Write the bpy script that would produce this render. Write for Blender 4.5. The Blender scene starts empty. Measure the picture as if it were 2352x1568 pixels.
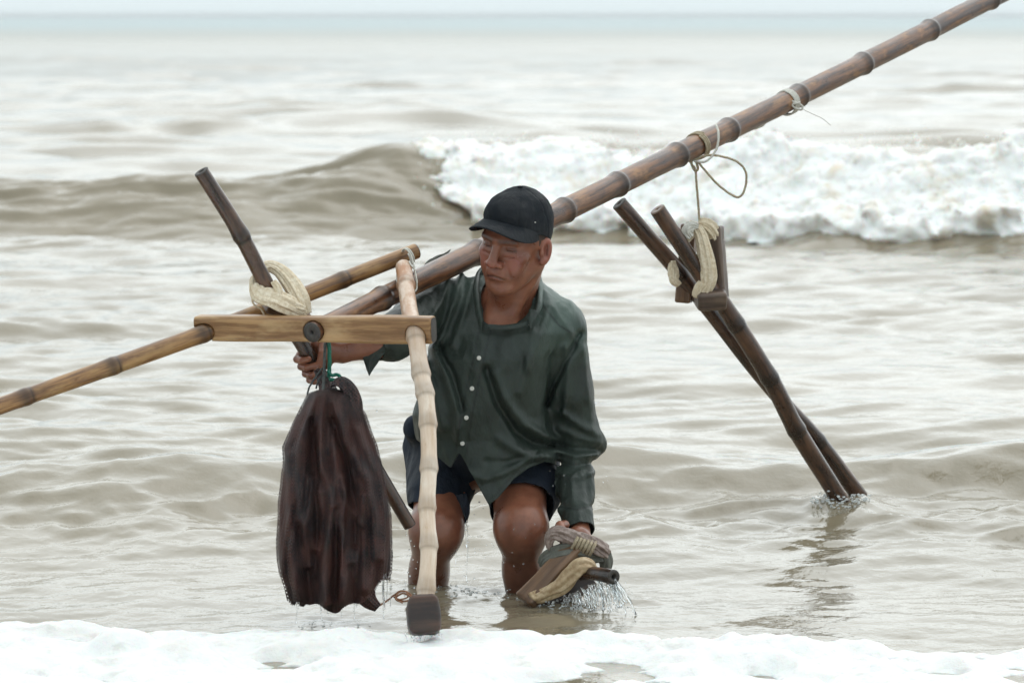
import bpy, math, random
import numpy as np
from mathutils import Vector, Matrix
R_ = math.radians
rng = np.random.default_rng(7)
random.seed(7)
scene = bpy.context.scene

# ------------------------------------------------------------------ camera
F_ = 11160.0            # focal length in units of a 2352-unit wide frame
CAMZ, PITCH = 1.44, math.atan(749 / 11160.0)
cam_d = bpy.data.cameras.new('camera')
cam = bpy.data.objects.new('camera', cam_d)
scene.collection.objects.link(cam)
scene.camera = cam
cam.location = (0, 0, CAMZ)
cam.rotation_euler = (math.pi / 2 - PITCH, 0, 0)
cam_d.sensor_width = 36.0
cam_d.lens = 36.0 * F_ / 2352.0
cam_d.clip_start = 0.1
cam_d.clip_end = 20000
cam_d.dof.use_dof = True
cam_d.dof.focus_distance = 11.9
cam_d.dof.aperture_fstop = 10.0

# ------------------------------------------------------------------ sky, sun, exposure
SUN_EL, SUN_ROT = R_(58), R_(25)
world = bpy.data.worlds.new('World')
scene.world = world
world.use_nodes = True
wn, wl = world.node_tree.nodes, world.node_tree.links
for n in list(wn): wn.remove(n)
sky = wn.new('ShaderNodeTexSky'); sky.sky_type = 'NISHITA'; sky.sun_disc = False
sky.sun_elevation = SUN_EL; sky.sun_rotation = SUN_ROT
sky.dust_density = 4.0; sky.air_density = 1.0; sky.ozone_density = 1.5
hsv = wn.new('ShaderNodeHueSaturation'); hsv.inputs['Saturation'].default_value = 0.10
cloud = wn.new('ShaderNodeMix'); cloud.data_type = 'RGBA'
cloud.inputs[0].default_value = 0.62                    # an even cloud deck over the clear sky
cloud.inputs[7].default_value = (8.55, 9.75, 10.1, 1)
bg = wn.new('ShaderNodeBackground'); bg.inputs['Strength'].default_value = 0.128
wo = wn.new('ShaderNodeOutputWorld')
wl.new(sky.outputs[0], hsv.inputs['Color']); wl.new(hsv.outputs[0], cloud.inputs[6])
wl.new(cloud.outputs[2], bg.inputs['Color']); wl.new(bg.outputs[0], wo.inputs['Surface'])
sun_d = bpy.data.lights.new('sun', 'SUN'); sun_d.energy = 1.0; sun_d.angle = R_(110)
sun_d.color = (1.0, 0.97, 0.92)
sun = bpy.data.objects.new('sun', sun_d); scene.collection.objects.link(sun)
sd = Vector((math.sin(SUN_ROT) * math.cos(SUN_EL), math.cos(SUN_ROT) * math.cos(SUN_EL), math.sin(SUN_EL)))
sun.rotation_euler = sd.to_track_quat('Z', 'Y').to_euler()
sun.location = (3, 8, 12)
vs = scene.view_settings
vs.view_transform = 'Standard'; vs.look = 'None'; vs.exposure = 0.15; vs.gamma = 1.0
vs.use_curve_mapping = False
scene.cycles.max_bounces = 8
scene.cycles.transparent_max_bounces = 16

# ------------------------------------------------------------------ helpers
CP, SP = math.cos(PITCH), math.sin(PITCH)
def P(u, v, Y):
    """the point at distance Y whose direction from the viewpoint is (u, v)"""
    a, b = (u - 1176.0) / F_, (784.0 - v) / F_
    d = np.array([a, CP + b * SP, -SP + b * CP])
    return np.array([0, 0, CAMZ]) + d * (Y / d[1])
def proj(p):
    q = p - np.array([0, 0, CAMZ])
    dep = q[:, 1] * CP - q[:, 2] * SP
    up = q[:, 1] * SP + q[:, 2] * CP
    return 1176 + F_ * q[:, 0] / dep, 784 - F_ * up / dep
def sm(a, b, x):
    t = np.clip((x - a) / (b - a), 0, 1)
    return t * t * (3 - 2 * t)
_lat = np.random.default_rng(3).random((32, 32, 32)).astype(np.float32)
def vnoise(p, seed=0):
    p = np.asarray(p, dtype=np.float32) + np.float32(seed * 7.31)
    i = np.floor(p).astype(np.int32); f = p - i; f = f * f * (3 - 2 * f); i &= 31; j = (i + 1) & 31
    x0, y0, z0, x1, y1, z1 = i[:, 0], i[:, 1], i[:, 2], j[:, 0], j[:, 1], j[:, 2]
    fx, fy, fz = f[:, 0], f[:, 1], f[:, 2]
    a = _lat[x0, y0, z0] * (1 - fx) + _lat[x1, y0, z0] * fx
    b = _lat[x0, y1, z0] * (1 - fx) + _lat[x1, y1, z0] * fx
    c = _lat[x0, y0, z1] * (1 - fx) + _lat[x1, y0, z1] * fx
    d = _lat[x0, y1, z1] * (1 - fx) + _lat[x1, y1, z1] * fx
    return ((a * (1 - fy) + b * fy) * (1 - fz) + (c * (1 - fy) + d * fy) * fz) * 2 - 1
def fbm(p, octs=4, seed=0, gain=0.5):
    r, a, s = 0, 1.0, 0
    for k in range(octs):
        r = r + a * vnoise(p, seed + k * 3.7); s += a; a *= gain; p = p * 2.03
    return r / s
def fbm2(x, y, octs=4, seed=0, gain=0.5):
    return fbm(np.stack([x, y, np.full_like(x, seed * 1.37)], -1), octs, seed, gain)

col = scene.collection
def raw_mesh(name, V, Fq, mat=None, smooth=True, attrs=None):
    V = np.asarray(V, dtype=np.float32)
    me = bpy.data.meshes.new(name)
    if isinstance(Fq, np.ndarray):
        n, k = Fq.shape
        me.vertices.add(len(V)); me.vertices.foreach_set('co', V.ravel())
        me.loops.add(n * k); me.loops.foreach_set('vertex_index', Fq.astype(np.int32).ravel())
        me.polygons.add(n); me.polygons.foreach_set('loop_start', np.arange(0, n * k, k, dtype=np.int32))
        me.update(calc_edges=True)
    else:
        me.from_pydata(V.tolist(), [], Fq); me.update()
    if attrs:
        for an, av in attrs.items():
            av = np.asarray(av, dtype=np.float32)
            if av.ndim == 1:
                me.attributes.new(an, 'FLOAT', 'POINT').data.foreach_set('value', av)
            else:
                me.attributes.new(an, 'FLOAT_VECTOR', 'POINT').data.foreach_set('vector', av.ravel())
    me.validate()
    if smooth: me.polygons.foreach_set('use_smooth', np.ones(len(me.polygons), dtype=bool))
    if mat is not None: me.materials.append(mat)
    return me
def root_loc(o):
    while o.parent: o = o.parent
    return np.array(o.location)
def mk(name, V, Fq, mat, parent=None, smooth=True, attrs=None, base=None):
    """one mesh object; V is in world coordinates"""
    V = np.asarray(V, dtype=np.float64)
    off = root_loc(parent) if parent else (np.asarray(base) if base is not None else np.zeros(3))
    o = bpy.data.objects.new(name, raw_mesh(name, V - off, Fq, mat, smooth, attrs))
    col.objects.link(o)
    if parent: o.parent = parent
    else: o.location = off
    return o
def thing(name, label, cat, loc, group=None):
    o = bpy.data.objects.new(name, None); o.empty_display_size = 0.1
    col.objects.link(o); o.location = loc
    return tag(o, label, cat, group)
def tag(o, label=None, cat=None, group=None, kind=None):
    for k, v in (('label', label), ('category', cat), ('group', group), ('kind', kind)):
        if v: o[k] = v
    return o
def merge(parts):
    V, Fs, n = [], [], 0
    for v, f in parts:
        V.append(np.asarray(v)); Fs.append(np.asarray(f) + n); n += len(v)
    return np.concatenate(V), np.concatenate(Fs)

# ---- smooth curves and lofts
def spline(pts, n):
    """Catmull-Rom through rows of pts (any width), n samples spaced evenly by arc of the first 3 columns"""
    p = np.asarray(pts, float)
    if len(p) == 2:
        t = np.linspace(0, 1, n)[:, None]; return p[0] * (1 - t) + p[1] * t
    q = np.vstack([2 * p[0] - p[1], p, 2 * p[-1] - p[-2]])
    out = []
    for i in range(len(p) - 1):
        a, b, c, d = q[i], q[i + 1], q[i + 2], q[i + 3]
        t = np.linspace(0, 1, 40, endpoint=False)[:, None]
        out.append(0.5 * (2 * b + (c - a) * t + (2 * a - 5 * b + 4 * c - d) * t ** 2 + (3 * b - a - 3 * c + d) * t ** 3))
    out = np.vstack(out + [p[-1:]])
    s = np.r_[0, np.cumsum(np.linalg.norm(np.diff(out[:, :3], axis=0), axis=1))]
    t = np.linspace(0, s[-1], n)
    return np.stack([np.interp(t, s, out[:, k]) for k in range(out.shape[1])], -1)
def frames(c, ref=(0, -1, 0)):
    T = np.gradient(c, axis=0); T /= np.linalg.norm(T, axis=1)[:, None] + 1e-12
    N = np.zeros_like(c); r = np.array(ref, float)
    r = r - T[0] * r.dot(T[0]); N[0] = r / np.linalg.norm(r)
    for i in range(1, len(c)):
        r = N[i - 1] - T[i] * N[i - 1].dot(T[i]); N[i] = r / (np.linalg.norm(r) + 1e-12)
    return T, N, np.cross(T, N)
def loft(c, ra, rb=None, sides=16, rad=None, ref=(0, -1, 0), caps=True):
    """tube along c; ra half-size along the reference normal, rb across; rad(i, ang)->factor"""
    n = len(c); T, N, B = frames(c, ref)
    ra = np.broadcast_to(np.asarray(ra, float), (n,)); rb = ra if rb is None else np.broadcast_to(np.asarray(rb, float), (n,))
    ang = np.linspace(0, 2 * np.pi, sides, endpoint=False)
    f = np.ones((n, sides)) if rad is None else rad(np.linspace(0, 1, n)[:, None], ang[None, :])
    V = c[:, None, :] + (N[:, None, :] * (ra[:, None] * np.cos(ang))[:, :, None] + B[:, None, :] * (rb[:, None] * np.sin(ang))[:, :, None]) * f[:, :, None]
    V = V.reshape(-1, 3)
    i, j = np.meshgrid(np.arange(n - 1), np.arange(sides), indexing='ij')
    a = i * sides + j; b = i * sides + (j + 1) % sides
    Q = np.stack([a, b, b + sides, a + sides], -1).reshape(-1, 4)
    if caps:
        V = np.vstack([V, c[0], c[-1]]); m = n * sides; k = np.arange(sides); k2 = (k + 1) % sides
        Q = np.vstack([Q, np.stack([k2, k, np.full(sides, m), np.full(sides, m)], -1),
                       np.stack([(n - 1) * sides + k, (n - 1) * sides + k2, np.full(sides, m + 1), np.full(sides, m + 1)], -1)])
    return V, Q
def tri(Q):
    """quads (possibly degenerate) to triangles"""
    Q = np.asarray(Q); A = Q[:, [0, 1, 2]]; B = Q[:, [0, 2, 3]]
    return np.vstack([A, B[B[:, 1] != B[:, 2]]])
def rope(name, pts, r, mat, parent=None, strands=3, pitch=8.0, n=None, base=None):
    pts = np.asarray(pts, float)
    L = np.linalg.norm(np.diff(pts, axis=0), axis=1).sum()
    n = n or max(24, int(L / (r * 0.8)))
    c = spline(pts, n); tw = L / (r * pitch) * 2 * np.pi
    V, Q = loft(c, r, sides=10, rad=lambda t, a: 1 + 0.16 * np.cos(strands * (a + 0 * t) + tw * t))
    return mk(name, V, tri(Q), mat, parent, base=base)
def band(name, pts, w, th, mat, parent=None, ridges=5, amp=0.16, twist=1.0, ref=(0, -1, 0), sides=64, seed=1, base=None, sub=None):
    """a bunched strip of cloth: flattened tube with lengthwise folds"""
    pts = np.asarray(pts, float)
    L = np.linalg.norm(np.diff(pts, axis=0), axis=1).sum(); n = max(24, int(L / 0.004))
    c = spline(pts, n)
    ww = np.interp(np.linspace(0, 1, n), np.linspace(0, 1, len(w)), w)
    tt = np.interp(np.linspace(0, 1, n), np.linspace(0, 1, len(th)), th) if not np.isscalar(th) else np.full(n, th)
    r0 = np.random.default_rng(seed); ph = r0.random(4) * 6.28
    def rad(t, a):
        f = 1 + amp * np.cos(ridges * a + twist * 6.28 * t + ph[0]) + amp * 0.6 * np.cos((ridges * 2 + 1) * a - twist * 9 * t + ph[1])
        q = np.stack([np.cos(a) * 3 + 0 * t, np.sin(a) * 3 + 0 * t, t * L * 18 + 0 * a], -1).reshape(-1, 3)
        return f + amp * 0.7 * vnoise(q, seed).reshape(f.shape)
    V, Q = loft(c, tt, ww, sides=sides, rad=rad, ref=ref)
    return mk(name, V, tri(Q), mat, parent, base=base)

# ---- signed distance shapes -> mesh (naive surface nets on a rectilinear grid)
def sdf_mesh(f, xs, ys, zs, bs=6, slack=1.35):
    xs, ys, zs = [np.asarray(a, float) for a in (xs, ys, zs)]
    n = [len(xs), len(ys), len(zs)]
    cc = []
    for a in (xs, ys, zs):
        k = np.arange(0, len(a), bs); e = np.minimum(k + bs, len(a) - 1)
        cc.append((k, e, (a[k] + a[e]) / 2, (a[e] - a[k]) / 2))
    GX, GY, GZ = np.meshgrid(cc[0][2], cc[1][2], cc[2][2], indexing='ij')
    HX, HY, HZ = np.meshgrid(cc[0][3], cc[1][3], cc[2][3], indexing='ij')
    d0 = f(np.stack([GX.ravel(), GY.ravel(), GZ.ravel()], -1)).reshape(GX.shape)
    act = np.abs(d0) < slack * np.sqrt(HX ** 2 + HY ** 2 + HZ ** 2) + 0.004
    D = np.repeat(np.repeat(np.repeat(np.where(d0 < 0, -1, 1).astype(np.float32), bs, 0), bs, 1), bs, 2)[:n[0], :n[1], :n[2]].copy()
    A = np.repeat(np.repeat(np.repeat(act, bs, 0), bs, 1), bs, 2)[:n[0], :n[1], :n[2]]
    ii = np.argwhere(A)
    vals = np.empty(len(ii), np.float32)
    for s in range(0, len(ii), 400000):
        b = ii[s:s + 400000]
        vals[s:s + 400000] = f(np.stack([xs[b[:, 0]], ys[b[:, 1]], zs[b[:, 2]]], -1))
    D[ii[:, 0], ii[:, 1], ii[:, 2]] = vals
    S = D < 0
    cnt = np.zeros((n[0] - 1, n[1] - 1, n[2] - 1), np.int8)
    for dx in (0, 1):
        for dy in (0, 1):
            for dz in (0, 1):
                cnt += S[dx:n[0] - 1 + dx, dy:n[1] - 1 + dy, dz:n[2] - 1 + dz]
    cells = np.argwhere((cnt > 0) & (cnt < 8))
    idx = np.full(cnt.shape, -1, np.int32); idx[cells[:, 0], cells[:, 1], cells[:, 2]] = np.arange(len(cells))
    acc = np.zeros((len(cells), 3)); m = np.zeros(len(cells))
    X = [xs, ys, zs]
    for ax in range(3):
        o1, o2 = (ax + 1) % 3, (ax + 2) % 3
        for p in (0, 1):
            for q in (0, 1):
                c0 = cells.copy(); c0[:, o1] += p; c0[:, o2] += q
                c1 = c0.copy(); c1[:, ax] += 1
                a = D[c0[:, 0], c0[:, 1], c0[:, 2]]; b = D[c1[:, 0], c1[:, 1], c1[:, 2]]
                k = (a < 0) != (b < 0)
                t = np.where(k, a / np.where(k, a - b, 1), 0)
                pt = np.stack([X[d][c0[:, d]] for d in range(3)], -1)
                pt[:, ax] += t * (X[ax][c1[:, ax]] - X[ax][c0[:, ax]])
                acc[k] += pt[k]; m[k] += 1
    V = acc / m[:, None]
    Q = []
    for ax in range(3):
        o1, o2 = (ax + 1) % 3, (ax + 2) % 3
        sl0 = [slice(1, -1)] * 3; sl1 = [slice(1, -1)] * 3
        sl0[ax] = slice(0, n[ax] - 1); sl1[ax] = slice(1, n[ax])
        a = S[tuple(sl0)]; b = S[tuple(sl1)]
        e = np.argwhere(a != b)
        if not len(e): continue
        flip = a[e[:, 0], e[:, 1], e[:, 2]]
        e = e + 1; e[:, ax] -= 1
        def cell(p, q):
            c = e.copy(); c[:, o1] -= p; c[:, o2] -= q
            return idx[c[:, 0], c[:, 1], c[:, 2]]
        q = np.stack([cell(1, 1), cell(0, 1), cell(0, 0), cell(1, 0)], -1)
        q[~flip] = q[~flip][:, ::-1]
        Q.append(q)
    Q = np.vstack(Q)
    return V, Q[(Q >= 0).all(1)]
def arng(*segs):
    """rectilinear axis: (start, stop, step), ..."""
    return np.unique(np.round(np.concatenate([np.arange(a, b, s) for a, b, s in segs]), 6))
def s_cap(p, a, b, r1, r2=None):
    r2 = r1 if r2 is None else r2
    a, b = np.asarray(a), np.asarray(b); ba = b - a; pa = p - a
    h = np.clip(pa @ ba / (ba @ ba), 0, 1)
    return np.linalg.norm(pa - h[:, None] * ba, axis=1) - (r1 + (r2 - r1) * h)
def s_ell(p, c, r, M=None):
    q = p - np.asarray(c)
    if M is not None: q = q @ M
    r = np.asarray(r); k0 = np.linalg.norm(q / r, axis=1); k1 = np.linalg.norm(q / r ** 2, axis=1) + 1e-9
    return k0 * (k0 - 1) / k1
def s_box(p, c, h, rr, M=None):
    q = p - np.asarray(c)
    if M is not None: q = q @ M
    q = np.abs(q) - (np.asarray(h) - rr)
    return np.linalg.norm(np.maximum(q, 0), axis=1) + np.minimum(q.max(1), 0) - rr
def s_cyl(p, a, b, r):
    a, b = np.asarray(a), np.asarray(b); L = np.linalg.norm(b - a); d = (b - a) / L
    pa = p - a; h = pa @ d; q = np.linalg.norm(pa - h[:, None] * d, axis=1) - r
    return np.maximum(q, np.abs(h - L / 2) - L / 2)
def smin(a, b, k):
    h = np.clip(0.5 + 0.5 * (b - a) / k, 0, 1)
    return b * (1 - h) + a * h - k * h * (1 - h)
def smax(a, b, k): return -smin(-a, -b, k)
def axes(z, x):
    """matrix whose columns are local axes: z given, x roughly given"""
    z = np.asarray(z, float); z = z / np.linalg.norm(z); x = np.asarray(x, float)
    x = x - z * x.dot(z); x /= np.linalg.norm(x)
    return np.stack([x, np.cross(z, x), z], -1)
def clip_mesh(V, Fq, s, extra=None):
    """keep the part of the mesh where s >= 0, cut cleanly"""
    T = tri(Fq) if Fq.shape[1] == 4 else Fq
    k = s[T] >= 0; c = k.sum(1)
    out = [T[c == 3]]; V = list([V]); nv = len(V[0]); base = V[0]; ex = [] if extra is None else [extra]
    def cut(a, b):
        nonlocal nv
        t = (s[a] / (s[a] - s[b]))[:, None]
        V.append(base[a] * (1 - t) + base[b] * t)
        if extra is not None: ex.append(extra[a] * (1 - t[:, 0]) + extra[b] * t[:, 0])
        r = np.arange(nv, nv + len(a)); nv += len(a); return r
    for want in (1, 2):
        t = T[c == want]; kk = k[c == want]
        if not len(t): continue
        odd = np.argmax(kk if want == 1 else ~kk, axis=1); r = np.arange(len(t))
        a, b, d = t[r, odd], t[r, (odd + 1) % 3], t[r, (odd + 2) % 3]
        ab, ad = cut(a, b), cut(a, d)
        if want == 1: out.append(np.stack([a, ab, ad], -1))
        else: out.append(np.stack([ab, b, d], -1)); out.append(np.stack([ab, d, ad], -1))
    T = np.vstack(out); V = np.vstack(V)
    # weld the cut points and drop the unused ones
    key = np.round(V, 5); _, first, inv = np.unique(key, axis=0, return_index=True, return_inverse=True)
    T = inv.ravel()[T]; V = V[first]
    T = T[(T[:, 0] != T[:, 1]) & (T[:, 1] != T[:, 2]) & (T[:, 0] != T[:, 2])]
    used = np.unique(T); mp = np.full(len(V), -1); mp[used] = np.arange(len(used))
    return V[used], mp[T]

# ------------------------------------------------------------------ materials
class G:
    """small node-graph builder"""
    def __init__(s, name):
        s.m = bpy.data.materials.new(name); s.m.use_nodes = True
        s.t = s.m.node_tree; s.b = s.t.nodes['Principled BSDF']; s.out = s.t.nodes['Material Output']
    def n(s, typ, **kw):
        x = s.t.nodes.new('ShaderNode' + typ)
        for k, v in kw.items(): setattr(x, k, v)
        return x
    def l(s, a, b): s.t.links.new(a, b)
    def setin(s, x, k, v):
        if hasattr(v, 'is_linked') or isinstance(v, bpy.types.NodeSocket): s.l(v, x.inputs[k])
        else: x.inputs[k].default_value = v
    def attr(s, name, vec=False):
        a = s.n('Attribute', attribute_name=name); return a.outputs['Vector' if vec else 'Fac']
    def coord(s): return s.n('TexCoord').outputs['Object']
    def pos(s): return s.n('NewGeometry').outputs['Position']
    def noise(s, vec, scale, detail=4, rough=0.55, sc=(1, 1, 1)):
        if sc != (1, 1, 1):
            mp = s.n('Mapping'); mp.inputs['Scale'].default_value = sc; s.l(vec, mp.inputs['Vector']); vec = mp.outputs[0]
        x = s.n('TexNoise'); s.l(vec, x.inputs['Vector']); x.inputs['Scale'].default_value = scale
        x.inputs['Detail'].default_value = detail; x.inputs['Roughness'].default_value = rough
        return x.outputs['Fac']
    def ramp(s, fac, *stops):
        r = s.n('ValToRGB'); s.l(fac, r.inputs[0]); e = r.color_ramp.elements
        while len(e) < len(stops): e.new(0.5)
        for k, (p, c) in enumerate(stops):
            e[k].position = p; e[k].color = (*c, 1) if len(c) == 3 else c
        return r.outputs[0]
    def rng(s, v, a, b, c=0.0, d=1.0):
        x = s.n('MapRange', interpolation_type='SMOOTHSTEP'); s.l(v, x.inputs[0])
        for k, q in enumerate((a, b, c, d)): x.inputs[k + 1].default_value = q
        return x.outputs[0]
    def mix(s, fac, a, b, mode='MIX'):
        x = s.n('Mix', data_type='RGBA', blend_type=mode)
        for k, v in ((0, fac), (6, a), (7, b)):
            if isinstance(v, tuple) and len(v) == 3: v = (*v, 1)
            s.setin(x, k, v)
        return x.outputs[2]
    def math(s, op, a, b=0.0):
        x = s.n('Math', operation=op); s.setin(x, 0, a); s.setin(x, 1, b); return x.outputs[0]
    def bump(s, h, strength=0.5, dist=0.005, prev=None):
        x = s.n('Bump'); x.inputs['Strength'].default_value = strength; x.inputs['Distance'].default_value = dist
        s.l(h, x.inputs['Height'])
        if prev is not None: s.l(prev, x.inputs['Normal'])
        return x.outputs[0]
    def fin(s, **kw):
        for k, v in kw.items():
            k = {'color': 'Base Color', 'rough': 'Roughness', 'normal': 'Normal', 'ior': 'IOR', 'spec': 'Specular IOR Level',
                 'coat': 'Coat Weight', 'coat_rough': 'Coat Roughness', 'sss': 'Subsurface Weight', 'sss_scale': 'Subsurface Scale',
                 'trans': 'Transmission Weight', 'alpha': 'Alpha', 'sheen': 'Sheen Weight'}.get(k, k)
            if isinstance(v, tuple) and len(v) == 3: v = (*v, 1)
            s.setin(s.b, k, v)
        return s.m

# ================================================================== WATER
def yc_break(x): return 33.6 - 2.6 * sm(-0.5, 3.6, x) + 0.15 * np.sin(x * 1.3 + 1)
def a_break(x): return 0.27 + 0.19 * sm(-1.7, -0.55, x) + 0.05 * sm(0.5, 3.0, x)
def yc_bore(x): return 13.72 + 0.10 * np.sin(x * 2.1 + 0.6) + 0.05 * np.sin(x * 5.3) - 0.10 * sm(-0.4, -1.0, x)
def a_bore(x): return 0.215 + 0.02 * np.sin(x * 3.7 + 2.0) + 0.03 * np.exp(-((x + 0.92) / 0.16) ** 2) - 0.05 * sm(-0.95, -1.5, x)
_r = np.random.default_rng(11)
CH = []
for k in range(46):
    lam = 0.16 * (1.6 / 0.16) ** _r.random()
    th = -math.pi / 2 + _r.normal(0, 0.62)
    CH.append((lam, th, _r.random() * 6.28, 0.0032 * lam ** 0.9 * (0.6 + 0.8 * _r.random())))
for k in range(16):                                       # longer swell
    lam = 1.8 * (6.0 / 1.8) ** _r.random(); th = -math.pi / 2 + _r.normal(0, 0.22)
    CH.append((lam, th, _r.random() * 6.28, 0.0030 * lam ** 0.8))
def H(x, y):
    x = np.asarray(x, float); y = np.asarray(y, float); sh = x.shape
    x = x.ravel(); y = y.ravel()
    h = np.zeros_like(x)
    wx = x + 0.10 * fbm2(x * 1.1, y * 0.9, 2, 31); wy = y + 0.16 * fbm2(x * 0.9, y * 0.8, 2, 37)
    calm = 0.55 + 0.9 * sm(-0.35, 0.45, fbm2(x * 0.35, y * 0.22, 3, 5))
    near = 0.42 + 0.58 * sm(12.2, 14.5, y)
    for lam, th, ph, a in CH:
        k = 2 * np.pi / lam
        fade = np.clip(1.25 - (y / 600.0) * (2.2 / lam), 0, 1) if lam < 2 else np.clip(1.3 - y / 900.0, 0, 1)
        arg = k * (wx * math.cos(th) + wy * math.sin(th)) + ph
        s_ = np.sin(arg)
        h += a * fade * (1 + (1.3 * sm(36, 55, y) if lam > 1.0 else 0)) * (s_ + 0.35 * np.cos(2 * arg)) * (calm * near if lam < 1.8 else near)
    # the far breaking wave
    yc, A = yc_break(x), a_break(x)
    d = y - yc + 0.12 * fbm2(x * 1.6, y * 1.2, 3, 41)
    prof = np.where(d < 0, np.exp(-(np.abs(d) / (0.95 - 0.33 * sm(-1.6, -0.4, x))) ** 1.5), np.exp(-(d / 1.5) ** 2))
    h += A * prof - 0.05 * np.exp(-((d + 1.7) / 0.9) ** 2)
    h += 0.10 * prof * fbm2(x * 1.4, y * 1.4, 3, 43) * sm(0.4, -0.6, x)
    fl = np.exp(-((d + 0.5) / 0.75) ** 2)
    h += fl * (0.070 * (1 - 2 * np.abs(fbm2(x * 0.9 + y * .4, y * 4.0, 3, 45))) * sm(.6, -.8, x) + 0.020 * fbm2(x * 2.6, y * 9, 3, 47) + 0.010 * (1 - 2 * np.abs(fbm2(x * 5, y * 14, 3, 48))))
    # a swell further out
    h += 0.16 * np.exp(-((y - 62 - 1.2 * np.sin(x * .5)) / 1.3) ** 2) * (0.35 + 0.65 * np.exp(-((x + 0.6) / 2.4) ** 2))
    h += 0.12 * np.exp(-((y - 98) / 2.5) ** 2) * sm(-.2, .5, fbm2(x * .15, y * .05, 2, 51))
    # the small shore wave behind the man
    d = y - yc_bore(x) + 0.10 * fbm2(x * 2.6, y * 2.0, 3, 61)
    prof = np.where(d < 0, 0.42 * np.exp(-(np.abs(d) / 0.80) ** 1.5) + 0.58 * np.exp(-(np.abs(d) / 0.30) ** 1.3), np.exp(-(d / 0.8) ** 2))
    h += a_bore(x) * prof
    band_ = np.exp(-((y - 13.2) / 0.55) ** 2)
    n1 = 1 - np.abs(fbm2(x * 3.1 + y * 1.1, y * 3.4 - x * 0.9, 3, 71)) * 2.2
    h += 0.024 * band_ * n1 + 0.008 * band_ * fbm2(x * 9, y * 10, 3, 73)
    h += (0.0022 * (1 - 2 * np.abs(fbm2(x * 7 + y * 2, y * 8 - x, 3, 75))) + 0.0010 * fbm2(x * 17, y * 13, 2, 77)) * sm(17, 13, y)
    # agitated water round the legs and the dripping gear
    n2 = 1 - np.abs(fbm2(x * 13, y * 9, 3, 81)) * 2.0
    for cx, cy, r, a in ((-0.22, 12.0, 0.16, .008), (0.02, 11.95, 0.17, .010), (0.17, 11.83, 0.16, .014), (-0.43, 11.55, .14, .006), (-0.2, 11.2, .1, .006),
                         (0.87, 13.3, .10, .016)):
        h += a * n2 * np.exp(-((x - cx) ** 2 + ((y - cy) * 0.8) ** 2) / r ** 2)
    return h.reshape(sh)

def water_mat():
    g = G('sea_water'); p = g.pos()
    sep = g.n('SeparateXYZ'); g.l(p, sep.inputs[0]); yy = sep.outputs[1]
    silt = g.noise(p, 0.6, 4, 0.6, (1.0, 0.5, 1.0))
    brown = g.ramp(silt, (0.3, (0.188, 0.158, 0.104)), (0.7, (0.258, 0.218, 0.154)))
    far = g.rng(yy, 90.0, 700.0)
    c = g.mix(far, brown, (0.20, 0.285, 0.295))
    n1 = g.noise(p, 9.0, 3, 0.55, (1.0, 0.75, 1.0))
    n2 = g.noise(p, 34.0, 3, 0.6, (1.0, 0.7, 1.0))
    n0 = g.noise(p, 2.6, 3, 0.5, (0.8, 1.0, 1.0))
    b = g.bump(n0, 0.22, 0.04)
    b = g.bump(n1, 0.30, 0.014, b)
    b = g.bump(n2, 0.40, 0.0045, b)
    b = g.bump(g.noise(p, 85.0, 2, 0.5, (1.0, 0.6, 1.0)), 0.25, 0.0012, b)
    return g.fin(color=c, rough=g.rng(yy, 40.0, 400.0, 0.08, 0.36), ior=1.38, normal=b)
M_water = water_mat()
def fan(vs, ss):
    Yr = F_ * CAMZ / (vs - 35.0)
    Y, S = np.meshgrid(Yr, ss, indexing='ij'); X = S * Y
    V = np.stack([X, Y, H(X, Y)], -1).reshape(-1, 3)
    n, m = Y.shape
    i, j = np.meshgrid(np.arange(n - 1), np.arange(m - 1), indexing='ij'); a = i * m + j
    return V, np.stack([a, a + 1, a + m + 1, a + m], -1).reshape(-1, 4)
vs_ = np.sort(np.concatenate([np.linspace(5000, 1660, 24), np.arange(1650, 620, -1.7), np.arange(619, 576, -1.7), 35 + F_ * CAMZ / np.arange(29.75, 35.4, 0.026), np.arange(485, 330, -1.5), np.arange(329, 60, -1.3), np.array([59, 56, 53, 50, 47, 44, 42, 40, 38.5, 37.3, 36.4])]))[::-1]
ss_ = np.concatenate([np.linspace(-1.2, -0.2, 26), np.linspace(-0.19, 0.19, 500), np.linspace(0.2, 1.2, 26)])
V, Q = fan(vs_, ss_)
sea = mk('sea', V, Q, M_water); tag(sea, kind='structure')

# ------------------------------------------------------------------ foam
def foam_mat(name, tint, lacy=False, white=0.80):
    g = G(name); p = g.pos()
    n = g.noise(p, 5.0, 5, 0.65); n2 = g.noise(p, 40.0, 4, 0.65)
    c = g.mix(g.rng(n, 0.50, 0.74), (white, white, white * 0.98), tint); c = g.mix(g.rng(g.noise(p, 16.0, 5, 0.7), 0.52, 0.70, 0, 0.5), c, tuple(0.78 * k for k in tint))
    b = g.bump(n2, 0.45, 0.010); b = g.bump(g.noise(p, 150.0, 3, 0.6), 0.35, 0.003, b)
    if lacy:                                                     # bubbles thin out towards the edges
        e = g.math('ADD', g.attr('cov'), g.math('MULTIPLY', g.math('SUBTRACT', g.noise(p, 26.0, 5, 0.7), 0.5), 0.018))
        g.fin(alpha=g.rng(e, -0.007, 0.004))
    return g.fin(color=c, rough=0.75, normal=b, sss=0.35, sss_scale=0.03, spec=0.2)
M_foam_far = foam_mat('breaker_foam', (0.72, 0.64, 0.52), white=0.90)
M_foam_near = foam_mat('wash_foam', (0.70, 0.685, 0.65), lacy=True)

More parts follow.
